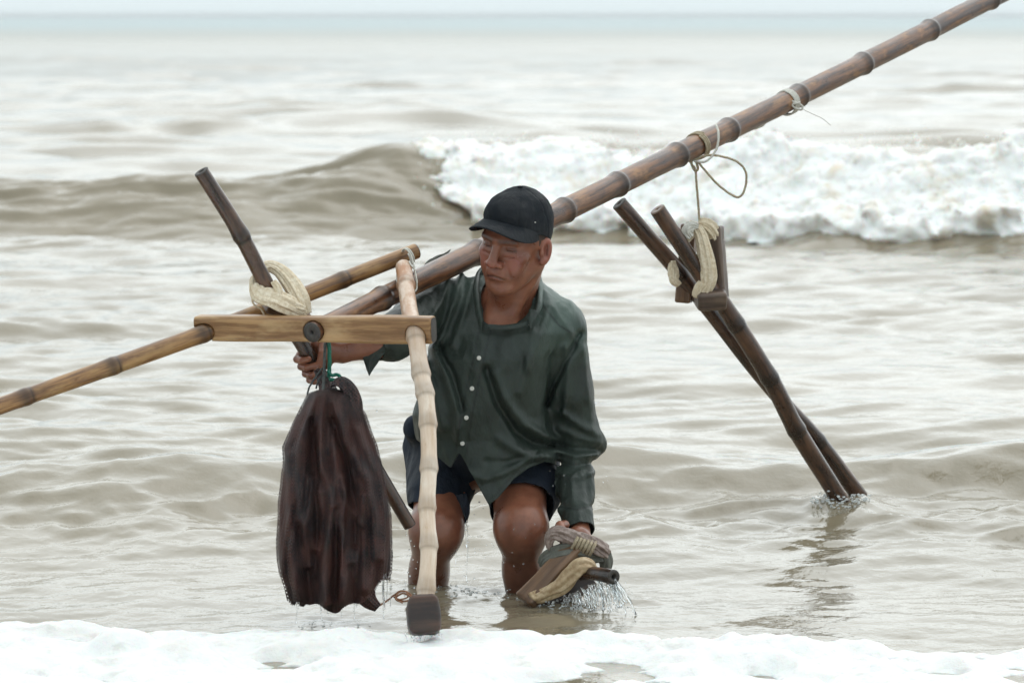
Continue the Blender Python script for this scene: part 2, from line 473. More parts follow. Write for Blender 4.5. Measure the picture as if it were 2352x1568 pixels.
def breaker():
    def f(p):
        x, y, z = p[:, 0], p[:, 1], p[:, 2]
        yc, A = yc_break(x), a_break(x)
        d = y - yc
        prof = np.where(d < 0, np.exp(-(np.abs(d) / 0.66) ** 1.6), np.exp(-(d / 0.9) ** 2))
        top = (A + 0.015) * prof
        n1 = fbm(p * np.array([2.1, 2.1, 2.6]), 3, 91)
        n2 = np.abs(fbm(p * np.array([6.0, 6.0, 6.5]), 2, 95, 0.5))
        n3 = np.abs(fbm(p * np.array([19.0, 19.0, 17.0]), 3, 97, 0.65))
        e = (z - top) * 0.72
        e = e - (0.030 + 0.10 * n1 + 0.085 * n2 + 0.045 * n3)
        # where it has broken: ragged left end, foot and back
        left = -0.68 + 0.55 * np.clip((0.42 - z) / 0.42, 0, 1) + 0.28 * fbm(p * 3.0, 3, 101)
        foot = d + 0.98 + 0.25 * fbm(p * np.array([1.6, 1.6, 1.6]), 2, 103) + 0.30 * fbm(p * np.array([7., 3., 7.]), 3, 105)
        back = 0.36 + 0.12 * n1 - d
        edge = np.minimum(np.minimum((x - left) * 0.7, foot * 0.6), back)
        e = np.maximum(e, -edge * 0.8)
        return e + 0.0
    xs = np.arange(-1.1, 4.6, 0.019); ys = np.arange(29.6, 34.4, 0.028); zs = np.arange(-0.02, 0.86, 0.017)
    return sdf_mesh(f, xs, ys, zs, bs=8, slack=1.6)
V, Q = breaker()
fo = mk('foam', V, Q, M_foam_far); tag(fo, 'tumbling white foam of the breaking wave behind the man', 'foam', kind='stuff')

def blobs(cent, rad, squash=1.0):
    """many little low-poly drops in one mesh"""
    t = (1 + 5 ** .5) / 2
    iv = np.array([(-1, t, 0), (1, t, 0), (-1, -t, 0), (1, -t, 0), (0, -1, t), (0, 1, t), (0, -1, -t), (0, 1, -t), (t, 0, -1), (t, 0, 1), (-t, 0, -1), (-t, 0, 1)]) / math.sqrt(1 + t * t)
    itf = np.array([(0, 11, 5), (0, 5, 1), (0, 1, 7), (0, 7, 10), (0, 10, 11), (1, 5, 9), (5, 11, 4), (11, 10, 2), (10, 7, 6), (7, 1, 8), (3, 9, 4), (3, 4, 2), (3, 2, 6), (3, 6, 8), (3, 8, 9), (4, 9, 5), (2, 4, 11), (6, 2, 10), (8, 6, 7), (9, 8, 1)])
    cent = np.asarray(cent); rad = np.asarray(rad)
    s = np.array([1, 1, squash])
    V = cent[:, None, :] + iv[None] * rad[:, None, None] * s
    Fc = itf[None] + (np.arange(len(cent)) * 12)[:, None, None]
    return V.reshape(-1, 3), Fc.reshape(-1, 3)
n = 1500
x = rng.uniform(-0.7, 4.2, n); yc = yc_break(x)
d = rng.normal(-0.15, 0.38, n)
prof = np.where(d < 0, np.exp(-(np.abs(d) / 0.66) ** 1.6), np.exp(-(d / 0.9) ** 2))
z = (a_break(x) + 0.02) * prof + 0.06 + np.abs(rng.normal(0, 0.055, n)) * (0.5 + 0.5 * (vnoise(np.stack([x * 3, x * 0, x * 0], -1), 4) + 1))
V, Fq = blobs(np.stack([x, yc + d, z], -1), rng.uniform(0.004, 0.013, n) * rng.uniform(.5, 1, n))
sp = mk('spray', V, Fq, M_foam_far); tag(sp, 'white spray thrown up along the crest of the breaking wave', 'spray', kind='stuff')

def wash():
    xs = np.arange(-1.75, 1.75, 0.0065); ys = np.arange(9.2, 11.75, 0.011)
    Y, X = np.meshgrid(ys, xs, indexing='ij')
    x, y = X.ravel(), Y.ravel()
    # front line of the wash, nearer on the right
    line = 11.36 + 0.16 * sm(-0.70, -1.2, x) - 0.10 * sm(-0.3, 1.2, x) + 0.05 * fbm2(x * 2.3, y * 1.1, 3, 111) + 0.04 * fbm2(x * 9, y * 6, 3, 113)
    dd = line - y
    m = sm(-0.01, 0.06, dd)
    big = fbm2(x * 2.2, y * 2.6, 3, 115)
    bil = 1 - np.abs(fbm2(x * 5.0, y * 4.2, 4, 117)) * 2.0
    fine = fbm2(x * 22, y * 18, 3, 119)
    hole = fbm2(x * 2.6 + 3, y * 3.4, 4, 121)
    cover = sm(-0.34, 0.18, hole + 0.12) 
    streak = sm(-0.05, 0.25, fbm2(x * 1.6, y * 9.0, 3, 125) + 0.10 - 0.5 * sm(0.12, 0.30, dd))    # thin lacy rows at the leading edge
    thick = sm(0.03, 0.28, dd)
    lump = 0.075 * np.exp(-(((x + 0.88) / 0.085) ** 2 + ((y - 10.85) / 0.08) ** 2) ** 1.5) + 0.045 * np.exp(-(((x + 0.70) / 0.10) ** 2 + ((y - 10.75) / 0.09) ** 2)) \
         + 0.030 * np.exp(-(((x + 0.25) / 0.22) ** 2 + ((y - 10.55) / 0.10) ** 2)) + 0.03 * np.exp(-(((x - 0.05) / 0.2) ** 2 + ((y - 11.0) / 0.10) ** 2))
    h = -0.012 + m * (0.016 * streak * (1 - thick) * sm(-.25, .15, fbm2(x * 5, y * 7, 3, 127) + .05) + thick * cover * (0.020 + 0.032 * big + 0.034 * bil) + 0.004 * fine * cover) + m * lump
    Z = H(x, y) + h
    V = np.stack([x, y, Z], -1)
    n, k = Y.shape
    i, j = np.meshgrid(np.arange(n - 1), np.arange(k - 1), indexing='ij'); a = i * k + j
    Q = np.stack([a, a + 1, a + k + 1, a + k], -1).reshape(-1, 4)
    keep = (h > -0.0115)[Q].any(1)
    return V, Q[keep], h
V, Q, h_ = wash()
used = np.unique(Q); mp = np.full(len(V), -1); mp[used] = np.arange(len(used))
wf = mk('foam', V[used], mp[Q], M_foam_near, attrs={'cov': h_[used]}); tag(wf, 'white foam washing over the shallows in front of the man', 'foam', kind='stuff')

# ================================================================== FISHING GEAR: materials
def bamboo_mat(name, mid, dark, pale, rough=0.32, streak=0.5, coat=0.15, blotch=0.6, nodedark=0.95, stain=None):
    g = G(name); uvw = g.attr('uvw', True); nd = g.attr('nd')
    st = g.noise(uvw, 1.0, 6, 0.68, (85, 85, 6.0))
    bl = g.noise(uvw, 1.0, 4, 0.6, (26, 26, 11.0))
    fine = g.noise(uvw, 1.0, 3, 0.6, (260, 260, 30.0))
    c = g.mix(g.rng(st, 0.5 - 0.28 * streak, 0.5 + 0.28 * streak), dark, mid)
    c = g.mix(g.rng(bl, 0.5, 0.72, 0, blotch), c, pale)
    c = g.mix(g.rng(bl, 0.46, 0.30, 0, blotch), c, dark)
    if stain:
        sx = g.n('SeparateXYZ'); g.l(uvw, sx.inputs[0])
        up = g.rng(sx.outputs[2], stain[1], stain[0]); c = g.mix(g.math('MULTIPLY', up, g.rng(bl, 0.40, 0.62, 0.15, 0.95)), c, stain[2])
    c = g.mix(g.math('MULTIPLY', nd, nodedark), c, tuple(0.30 * k for k in dark))
    b = g.bump(st, 0.35, 0.0012); b = g.bump(fine, 0.25, 0.0005, b)
    return g.fin(color=c, rough=g.rng(bl, 0.3, 0.7, rough * 0.75, rough * 1.35), normal=b, coat=coat, coat_rough=0.18)
M_b_main = bamboo_mat('bamboo_weathered', (0.190, 0.080, 0.032), (0.036, 0.015, 0.010), (0.360, 0.185, 0.078), rough=0.36, coat=0.15, blotch=0.75)
M_b_gold = bamboo_mat('bamboo_golden', (0.360, 0.190, 0.070), (0.130, 0.058, 0.022), (0.440, 0.270, 0.110), rough=0.36)
M_b_pale = bamboo_mat('bamboo_bleached', (0.680, 0.560, 0.450), (0.520, 0.370, 0.250), (0.800, 0.720, 0.620), rough=0.36, streak=0.8, coat=0.1, blotch=0.6, nodedark=0.5, stain=(12.5, 13.05, (0.360, 0.150, 0.050)))
M_b_wet = bamboo_mat('bamboo_dark_wet', (0.100, 0.048, 0.027), (0.024, 0.013, 0.010), (0.175, 0.085, 0.042), rough=0.28, coat=0.25)
def wood_mat(name, mid, dark, pale, rough=0.5):
    g = G(name); uvw = g.attr('uvw', True)
    w = g.noise(uvw, 1.0, 5, 0.62, (5.0, 60, 60)); w2 = g.noise(uvw, 1.0, 4, 0.6, (9.0, 22, 22)); w3 = g.noise(uvw, 1.0, 3, 0.6, (40, 420, 420))
    c = g.mix(g.rng(w, 0.36, 0.66), dark, mid); c = g.mix(g.rng(w2, 0.5, 0.75, 0, 0.6), c, pale)
    c = g.mix(g.rng(w2, 0.36, 0.22, 0, 0.85), c, tuple(0.35 * k for k in dark))
    b = g.bump(w, 0.4, 0.0015); b = g.bump(w3, 0.3, 0.0006, b)
    return g.fin(color=c, rough=rough, normal=b)
M_wood = wood_mat('timber_honey', (0.420, 0.245, 0.108), (0.180, 0.085, 0.030), (0.520, 0.350, 0.180), 0.38)
M_wood_d = wood_mat('timber_dark_wet', (0.050, 0.027, 0.018), (0.018, 0.010, 0.008), (0.110, 0.046, 0.026), 0.45)
M_wood_g = wood_mat('timber_grey_wet', (0.135, 0.090, 0.066), (0.058, 0.038, 0.030), (0.200, 0.140, 0.100), 0.36)
M_wood_b = wood_mat('timber_brown_wet', (0.190, 0.105, 0.055), (0.090, 0.048, 0.026), (0.260, 0.155, 0.085), 0.30)
def plain(name, c1, c2, scale=60, rough=0.8, bump=0.5, dist=0.002, sheen=0.0):
    g = G(name); p = g.coord(); n = g.noise(p, scale, 5, 0.65); n2 = g.noise(p, scale * 0.22, 3, 0.6)
    c = g.mix(g.rng(n, 0.3, 0.7), c1, c2); c = g.mix(g.rng(n2, 0.4, 0.7, 0, 0.5), c, c1)
    return g.fin(color=c, rough=rough, normal=g.bump(n, bump, dist))
M_cream = plain('cloth_cream', (0.600, 0.480, 0.320), (0.840, 0.750, 0.600), 130, 0.75)
M_cream2 = plain('cloth_cream_wet', (0.330, 0.215, 0.110), (0.560, 0.440, 0.280), 90, 0.5)
M_grey = plain('cloth_grey_green', (0.085, 0.088, 0.072), (0.150, 0.150, 0.125), 90, 0.55)
M_pink = plain('cloth_dirty_pale', (0.190, 0.135, 0.115), (0.400, 0.320, 0.280), 120, 0.6)
M_rope = plain('rope_natural', (0.270, 0.205, 0.125), (0.520, 0.450, 0.330), 260, 0.85)
M_rope_w = plain('cord_white', (0.500, 0.480, 0.420), (0.720, 0.700, 0.640), 260, 0.7)
M_green = plain('cord_green', (0.005, 0.100, 0.062), (0.015, 0.230, 0.150), 260, 0.5)
M_dcord = plain('cord_dark', (0.030, 0.038, 0.036), (0.085, 0.095, 0.090), 260, 0.5)
M_ocord = plain('cord_rusty', (0.230, 0.095, 0.045), (0.420, 0.220, 0.130), 260, 0.7)
M_pith = plain('cut_end', (0.030, 0.027, 0.025), (0.075, 0.062, 0.052), 300, 0.6)
M_hole = plain('hollow', (0.006, 0.005, 0.005), (0.012, 0.010, 0.009), 300, 0.8)

# ------------------------------------------------------------------ builders
def bamboo(name, pts, r, nodes, mat, parent, hole=0.42, end_mat=None, ends=(1, 1), nodek=0.15, seed=1):
    """a jointed cane along pts; r = radii per point; nodes = world points where the joints are"""
    pts = np.asarray(pts, float); L = np.linalg.norm(np.diff(pts, axis=0), axis=1).sum()
    n = max(30, int(L / 0.0045)); c = spline(np.c_[pts, r], n); rr = c[:, 3]; c = c[:, :3]
    s = np.r_[0, np.cumsum(np.linalg.norm(np.diff(c, axis=0), axis=1))]
    nd = np.zeros(n); f = np.ones(n)
    for q in nodes:
        k = np.argmin(((c - np.asarray(q)) ** 2).sum(1)); ds = s - s[k]
        f += nodek * np.exp(-(ds / 0.010) ** 2) + nodek * 0.55 * np.exp(-((ds + 0.016) / 0.014) ** 2)
        nd = np.maximum(nd, np.maximum(np.exp(-((ds - 0.009) / 0.006) ** 2), 0.8 * np.exp(-((ds + 0.008) / 0.018) ** 2)))
    sides = 22
    T, N, B = frames(c); ang = np.linspace(0, 2 * np.pi, sides, endpoint=False)
    w = 1 + 0.018 * vnoise(np.stack([np.repeat(s * 9, sides), np.tile(np.cos(ang) * 1.2, n), np.tile(np.sin(ang) * 1.2, n)], -1), seed).reshape(n, sides)
    V, Q = loft(c, rr * f, sides=sides, rad=lambda t, a: w, caps=False)
    uvw = np.stack([np.tile(np.cos(ang), n) * np.repeat(rr, sides), np.tile(np.sin(ang), n) * np.repeat(rr, sides), np.repeat(s, sides) + seed * 3.1], -1)
    o = mk(name, V, Q, mat, parent, attrs={'uvw': uvw, 'nd': np.repeat(nd, sides)})
    for e, i, sg in ((ends[0], 0, -1), (ends[1], n - 1, 1)):
        if not e: continue
        # the sawn end: a rim, then the hollow
        rim = rr[i] * f[i]; d = T[i] * sg
        rings = [(rim, 0.0), (rim * 0.97, 0.0022), (rim * hole, 0.0018), (rim * hole * 0.9, -0.012)]
        vv = [c[i] + d * off + (N[i] * np.cos(a) + B[i] * np.sin(a)) * q for q, off in rings for a in ang]
        k = np.arange(sides); k2 = (k + 1) % sides
        qq = np.vstack([np.stack([j * sides + k, j * sides + k2, (j + 1) * sides + k2, (j + 1) * sides + k], -1) for j in range(3)])
        if sg < 0: qq = qq[:, ::-1]
        mk('cut_end', vv, qq, end_mat or M_pith, o, smooth=False)
        cap = [c[i] - d * 0.009] + [c[i] - d * 0.009 + (N[i] * np.cos(a) + B[i] * np.sin(a)) * rim * hole * 0.98 for a in ang]
        mk('hollow', cap, np.stack([np.zeros(sides, int), k + 1, k2 + 1], -1)[:, ::sg], M_hole, o, smooth=False)
    return o
def sd_obj(name, f, lo, hi, step, mat, parent, M=None, org=None, base=None):
    """mesh from a distance function, wood-grain coordinates from the local frame M"""
    V, Q = sdf_mesh(f, np.arange(lo[0], hi[0], step), np.arange(lo[1], hi[1], step), np.arange(lo[2], hi[2], step), bs=5)
    q = V - (np.asarray(org) if org is not None else V.mean(0))
    if M is not None: q = q @ M
    return mk(name, V, Q, mat, parent, attrs={'uvw': q}, base=base)
def coil(c, d, r, turns, pitch, n=30, a0=0.0):
    """points of a helix round the axis d at c"""
    M = axes(d, (0, 0, 1)); t = np.linspace(0, turns, int(n * turns) + 1); a = a0 + t * 2 * np.pi
    q = np.stack([np.cos(a) * r, np.sin(a) * r, (t - turns / 2) * pitch], -1)
    return np.asarray(c) + q @ M.T
def bbox(pts, pad):
    pts = np.asarray(pts); return pts.min(0) - pad, pts.max(0) + pad

# ------------------------------------------------------------------ the push-net frame
frame = thing('net_frame', 'bamboo push-net frame with a wooden crossbar, its long pole resting on the man\'s shoulder', 'net frame', P(976, 1455, 10.98))
bL, bR = P(452, 752, 11.60), P(996, 757.5, 11.42)
bd = (bR - bL) / np.linalg.norm(bR - bL); bM = axes(np.cross(bd, (0, -0.10, 1.0)), bd)   # x along the bar, z to the back/front
if bM[1, 2] > 0: pass
def beam_pt(u): 
    t = (u - 452) / (996 - 452); return bL * (1 - t) + bR * t
pA = [P(-420, 1082, 11.10), P(0, 932, 11.33), P(489, 757.5, beam_pt(489)[1]), P(955, 577, 11.87)]
pB = [P(927, 613, 11.80), P(941, 715, 11.56), P(953, 762, 11.428), P(966, 850, 11.36), P(979, 920, 11.30), P(984, 1000, 11.24),
      P(985, 1080, 11.18), P(981, 1170, 11.12), P(985, 1260, 11.06), P(978, 1362, 11.0), P(976, 1395, 10.985)]
m0, m1 = P(717, 763, 11.484), P(1610, 331, 13.0)
def mainp(t): return m0 + (m1 - m0) * t
pM = [m0, mainp(0.10), mainp(0.3), mainp(0.6), mainp(1.0) + np.array([0, 0, 0.002]), mainp(1.5) + np.array([0, 0, 0.006]), mainp(2.05) + np.array([0, 0, 0.016]), mainp(2.3) + np.array([0, 0, 0.024])]
def dirn(a, b): a = np.asarray(a); b = np.asarray(b); return (b - a) / np.linalg.norm(b - a)
L_ = np.linalg.norm(bR - bL)
def f_beam(p):
    q = (p - bL) @ bM; x = q[:, 0]
    hh = 0.0292 + 0.0035 * np.clip(x / L_, 0, 1) + 0.0012 * np.sin(x * 17) ; ww = 0.0235
    w = 0.0008 * vnoise(np.stack([x * 14, q[:, 1] * 40, q[:, 2] * 40], -1), 3)
    a = np.abs(q[:, 1]) - (hh - 0.011); b = np.abs(q[:, 2]) - (ww - 0.011)
    d = np.sqrt(np.maximum(a, 0) ** 2 + np.maximum(b, 0) ** 2) + np.minimum(np.maximum(a, b), 0) - 0.011 + w
    d = smax(d, np.maximum(-x, x - L_), 0.006)
    for c, dr, r in ((pA[2], dirn(pA[1], pA[3]), 0.0232), (pB[2], dirn(pB[1], pB[3]), 0.0228), (m0, dirn(m0, m1), 0.0255)):
        d = smax(d, -s_cyl(p, c - dr * 0.13, c + dr * 0.13, r), 0.003)
    return d
lo, hi = bbox([bL, bR], 0.045)
beam = sd_obj('crossbar', f_beam, lo, hi, 0.0024, M_wood, frame, M=bM, org=bL)
# dark end grain on the sawn end
k = np.linspace(0, 2 * np.pi, 28, endpoint=False)
e = [bR + bd * 0.0006 + bM[:, 1] * (np.sign(np.cos(a)) * abs(np.cos(a)) ** .6 * 0.0295) + bM[:, 2] * (np.sign(np.sin(a)) * abs(np.sin(a)) ** .6 * 0.0205) for a in k]
mk('end_grain', [bR + bd * 0.0012] + e, np.array([(0, 1 + i, 1 + (i + 1) % 28) for i in range(28)])[:, ::-1], M_pith, beam)
e2 = beam_pt(600) - bM[:, 2] * (np.sign(bM[1, 2]) * 0.0232)
knot = beam_pt(529) + np.array([0, -0.0235, 0.008])
V_, F_k = blobs([knot], [0.0062], 0.75); V_[:, 1] = knot[1] + (V_[:, 1] - knot[1]) * 0.25
mk('knot', V_, F_k, M_hole, beam)
bamboo('main_pole', pM, [0.0245, 0.0255, 0.0292, 0.0298, 0.0300, 0.0292, 0.0275, 0.0262],
       [P(u, v, y) for u, v, y in ((866, 690, 11.74), (1098, 585, 12.09), (1295, 487, 12.43), (1415, 430, 12.65), (1555, 360, 12.9), (1675, 294, 13.12), (1840, 215, 13.44), (1990, 140, 13.75), (2147, 64, 14.08), (2290, -6, 14.4))],
       M_b_main, frame, hole=0.2, ends=(1, 0), seed=2)
bamboo('side_pole', pA, [0.0200, 0.0200, 0.0208, 0.0190], [P(62, 911, 11.36), P(262, 845, 11.47), P(466, 769, 11.575), P(790, 641, 11.76), P(-160, 988, 11.25)],
       M_b_gold, frame, hole=0.15, nodek=0.10, seed=3, end_mat=M_wood_d if False else M_pith)
bamboo('side_pole', pB, [0.0200, 0.0200, 0.0202, 0.0200, 0.0196, 0.0188, 0.0186, 0.0186, 0.0188, 0.0190, 0.0190],
       [P(933, 655, 11.7), P(958, 779, 11.42), P(968, 860, 11.35), P(979, 905, 11.31), P(984, 978, 11.26), P(985, 1075, 11.18), P(981, 1166, 11.12), P(984, 1253, 11.06), P(979, 1352, 11.0)],
       M_b_pale, frame, hole=0.3, ends=(1, 0), nodek=0.17, seed=4)
# the skid on the foot of the side pole
sc = P(973, 1411, 10.965)
sM = axes((0.08, -0.94, 0.32), (1, 0.08, 0.05))
def f_skid(p):
    q = (p - sc) @ sM
    wx = 0.0385 - 0.020 * np.clip((np.abs(q[:, 1] + 0.004) / 0.047), 0, 1.2) ** 3 * 0.45
    a = np.stack([q[:, 0] * 0.0385 / wx, q[:, 1], q[:, 2]], -1)
    d = s_box(a, (0, 0, 0), (0.0385, 0.0455, 0.024), 0.012)
    return d + 0.0012 * vnoise(p * 60, 5)
lo, hi = bbox([sc], 0.07)
sd_obj('skid', f_skid, lo, hi, 0.003, M_wood_d, frame, M=sM, org=sc)
# lashing where the two side poles meet
lash = [coil(P(936, 590, 11.825), dirn(pA[2], pA[3]), 0.0212, 2.2, 0.005, a0=1.0)]
mk('lashing', *[tri_ if False else tri_ for tri_ in (lambda a: (a[0], tri(a[1])))(loft(lash[0], 0.0021, sides=7))], M_rope_w, frame)
for pts in ([P(917, 603, 11.80), P(912, 628, 11.785), P(914, 652, 11.76), P(930, 660, 11.73)],
            [P(944, 585, 11.80), P(951, 612, 11.79), P(956, 640, 11.765), P(957, 662, 11.76), P(950, 672, 11.75)],
            [P(940, 600, 11.785), P(946, 612, 11.775), P(953, 622, 11.78), P(958, 650, 11.77)]):
    rope('lashing', pts, 0.0020, M_rope_w, frame)

# ------------------------------------------------------------------ stilts
def plank(name, c, ax, up, h, rr, mat, parent, hole=None, taper=0.0):
    M = axes(np.asarray(up, float), np.asarray(ax, float))
    def f(p):
        q = (p - c) @ M
        s_ = 1 - taper * np.clip(q[:, 0] / h[0], -1, 1)
        d = s_box(np.stack([q[:, 0], q[:, 1] / s_, q[:, 2]], -1), (0, 0, 0), h, rr)
        d = d + 0.0010 * vnoise(q * np.array([30, 80, 80]), 7)
        if hole is not None: d = smax(d, -s_cyl(p, *hole), 0.003)
        return d
    e = np.abs(M) @ np.asarray(h) + 0.012
    return sd_obj(name, f, c - e, c + e, 0.003, mat, parent, M=M, org=c)

st1 = thing('stilt', 'dark bamboo stilt tied with cream cloth behind the wooden crossbar', 'stilt', P(942, 1212, 11.75), 'bamboo walking stilts')
s1 = [P(463, 395, 11.50), P(548, 530, 11.545), P(620, 668, 11.597), P(700, 800, 11.64), P(800, 967, 11.69), P(941, 1206, 11.75)]
bamboo('pole', s1, [0.0182, 0.0190, 0.0190, 0.0182, 0.0175, 0.0160], [P(557, 543, 11.55), P(860, 1065, 11.71)], M_b_wet, st1, hole=0.42, seed=6)
plank('footrest', P(660, 716, 11.625), dirn(P(600, 690, 11.6), P(716, 716, 11.66)), (0.45, -0.25, 0.85), (0.062, 0.022, 0.013), 0.004, M_wood_b, st1)
for pts, w, th, sd_, rf in (
        ([P(596, 640, 11.61), P(612, 612, 11.63), P(640, 620, 11.63), P(668, 650, 11.615), P(690, 688, 11.60), P(700, 722, 11.60)], [.008, .013, .017, .020, .021, .016], .010, 1, (0, -1, 0)),
        ([P(588, 655, 11.585), P(598, 676, 11.568), P(630, 686, 11.562), P(665, 702, 11.575), P(700, 722, 11.60)], [.014, .020, .024, .022, .016], .009, 2, (0, -1, 0)),
        ([P(600, 650, 11.60), P(586, 640, 11.60), P(581, 655, 11.59), P(586, 682, 11.58), P(606, 695, 11.575)], [.006, .009, .010, .009, .008], .007, 3, (0, -1, 0)),
        ([P(628, 646, 11.572), P(640, 668, 11.565), P(628, 684, 11.566)], [.007, .009, .008], .005, 4, (0, -1, 0)),
        ([P(655, 712, 11.59), P(672, 706, 11.582), P(700, 712, 11.59)], [.010, .013, .010], .009, 5, (0, -1, 0))):
    band('strap', pts, w, th, M_cream, st1, ridges=7, amp=0.13, twist=0.5, ref=rf, seed=sd_)
rope('frayed_end', [P(586, 676, 11.58), P(579, 686, 11.578), P(584, 700, 11.578), P(598, 709, 11.578), P(607, 722, 11.58)], 0.0022, M_cream, st1)

# the pair hanging from the pole by a rope
g_ = 'bamboo walking stilts'
st2 = thing('stilt', 'bamboo stilt with cloth-wrapped footrest, front one of the pair hung from the pole', 'stilt', P(1905, 1125, 13.28), g_)
s2 = [P(1511, 482, 12.90), P(1560, 556, 12.93), P(1616, 640, 12.97), P(1664, 703, 13.0), P(1768, 868, 13.08), P(1829, 986, 13.16), P(1905, 1108, 13.27), P(1950, 1180, 13.34)]
bamboo('pole', s2, [.0215, .0215, .0220, .0235, .0245, .0250, .0245, .0240], [P(1768, 868, 13.08), P(1829, 986, 13.16), P(1690, 745, 13.02)], M_b_wet, st2, hole=0.15, seed=8, end_mat=M_wood_b, nodek=0.09)
plank('footrest', P(1641, 612, 12.995), dirn(P(1628, 520, 12.98), P(1652, 700, 13.01)), (-0.35, -0.90, 0.0), (0.108, 0.030, 0.020), 0.006, M_wood_g, st2)
plank('footrest', P(1632, 686, 12.965), dirn(P(1600, 678, 12.96), P(1664, 694, 12.98)), (0.0, -0.3, 1.0), (0.040, 0.032, 0.026), 0.010, M_wood_g, st2)
for pts, w, th, sd_ in (
        ([P(1600, 520, 12.955), P(1612, 545, 12.95), P(1622, 590, 12.945), P(1628, 640, 12.945), P(1618, 672, 12.95)], [.012, .016, .020, .020, .014], .014, 11),
        ([P(1606, 512, 12.975), P(1628, 520, 12.97), P(1645, 545, 12.985), P(1650, 570, 13.0)], [.012, .018, .015, .010], .013, 12),
        ([P(1616, 650, 12.942), P(1606, 668, 12.945), P(1602, 682, 12.95)], [.014, .016, .012], .012, 13),
        ([P(1596, 510, 12.96), P(1583, 540, 12.955), P(1572, 556, 12.955)], [.012, .014, .009], .011, 14)):
    band('strap', pts, w, th, M_cream if sd_ != 14 else M_cream, st2, ridges=7, amp=0.15, twist=0.4, seed=sd_)
band('strap', [P(1588, 545, 12.94), P(1578, 532, 12.94), P(1590, 520, 12.945), P(1604, 522, 12.945)], [.008, .013, .013, .008], .010, M_rope_w, st2, ridges=5, amp=.2, seed=16)
band('strap', [P(1645, 535, 12.99), P(1655, 548, 13.0), P(1657, 562, 13.0)], [.007, .010, .005], .009, M_rope_w, st2, ridges=5, amp=.2, seed=17)
st3 = thing('stilt', 'darker bamboo stilt with brown footrest, rear one of the pair hung from the pole', 'stilt', P(1940, 1100, 13.45), g_)
s3 = [P(1423, 468, 12.97), P(1490, 545, 13.0), P(1560, 625, 13.04), P(1640, 726, 13.09), P(1720, 830, 13.15), P(1800, 925, 13.24), P(1868, 1000, 13.32), P(1936, 1088, 13.41), P(1975, 1140, 13.46)]
bamboo('pole', s3, [.0215, .0215, .0220, .0205, .0205, .0215, .0230, .0235, .0230], [P(1563, 628, 13.04), P(1880, 1012, 13.33)], M_b_wet, st3, hole=0.35, seed=9, nodek=0.07)
plank('footrest', P(1577, 605, 13.065), dirn(P(1587, 512, 13.06), P(1573, 700, 13.07)), (-0.25, -0.95, 0.0), (0.106, 0.021, 0.020), 0.005, M_wood_b, st3)
band('strap', [P(1545, 600, 13.01), P(1548, 640, 13.0), P(1560, 655, 13.0)], [.008, .014, .008], .012, M_cream, st3, seed=15)

rp = thing('rope', 'pale twisted rope looped round the long pole, holding up the pair of stilts', 'rope', P(1607, 515, 12.99))
md = dirn(m0, m1)
pc = lambda u, v: mainp(np.argmin([((np.array(proj(mainp(t)[None])).ravel() - (u, v)) ** 2).sum() for t in np.linspace(0, 2.3, 700)]) * 2.3 / 699)
c1 = pc(1603, 334)
hx = coil(c1, md, 0.0345, 3.0, 0.0085, a0=0.5)
V_, Q_ = loft(hx, 0.0030, sides=8); mk('coil', V_, tri(Q_), M_rope, rp)
yf = c1[1] - 0.03
rope('hanging_line', [P(1590, 366, yf), P(1589, 378, yf), P(1597, 390, yf), P(1600, 425, yf), P(1604, 470, yf + .01), P(1607, 518, 12.965)], 0.0031, M_rope, rp)
rope('knot', [P(1583, 372, yf - .004), P(1590, 366, yf - .008), P(1599, 372, yf - .006), P(1603, 388, yf - .004), P(1596, 392, yf), P(1590, 380, yf), P(1586, 368, yf - .006), P(1600, 364, yf - .008)], 0.0034, M_rope, rp)
rope('loop', [P(1596, 368, yf - .006), P(1620, 358, yf - .01), P(1650, 358, yf - .012), P(1690, 370, yf - .01), P(1712, 393, yf - .008), P(1713, 425, yf - .006), P(1702, 450, yf - .006), P(1685, 450, yf - .006), P(1650, 425, yf - .008), P(1620, 392, yf - .008), P(1600, 368, yf - .008)], 0.0030, M_rope, rp)
rope('loop', [P(1594, 370, yf - .012), P(1618, 372, yf - .014), P(1636, 358, yf - .014), P(1648, 335, yf - .012), P(1650, 305, yf - .004), P(1644, 286, yf + .03)], 0.0030, M_rope_w, rp)
rp2 = thing('rope', 'thin pale cord knotted round the upper part of the long pole', 'rope', pc(1805, 232))
c2 = pc(1806, 233)
hx = coil(c2, md, 0.0340, 3.4, 0.0068, a0=0.2); V_, Q_ = loft(hx, 0.0028, sides=8); mk('coil', V_, tri(Q_), M_rope_w, rp2)
yf2 = c2[1] - 0.032
rope('tail', [P(1780, 222, yf2 + .02), P(1776, 240, yf2), P(1768, 268, yf2), P(1752, 288, yf2 + .01), P(1730, 297, yf2 + .03), P(1712, 301, yf2 + .05)], 0.0027, M_rope_w, rp2)
rope('knot', [P(1818, 232, yf2), P(1832, 238, yf2), P(1843, 244, yf2), P(1840, 252, yf2), P(1826, 248, yf2 - .003), P(1820, 240, yf2 - .003), P(1838, 236, yf2 - .004)], 0.0030, M_rope_w, rp2)
rope('loose_end', [P(1842, 250, yf2), P(1866, 262, yf2), P(1888, 272, yf2), P(1908, 288, yf2)], 0.0009, M_rope_w, rp2)
rope('coil', [P(1806, 220, yf2 - .002), P(1814, 240, yf2 - .004), P(1806, 258, yf2), P(1798, 262, yf2 + .01)], 0.0028, M_rope_w, rp2)

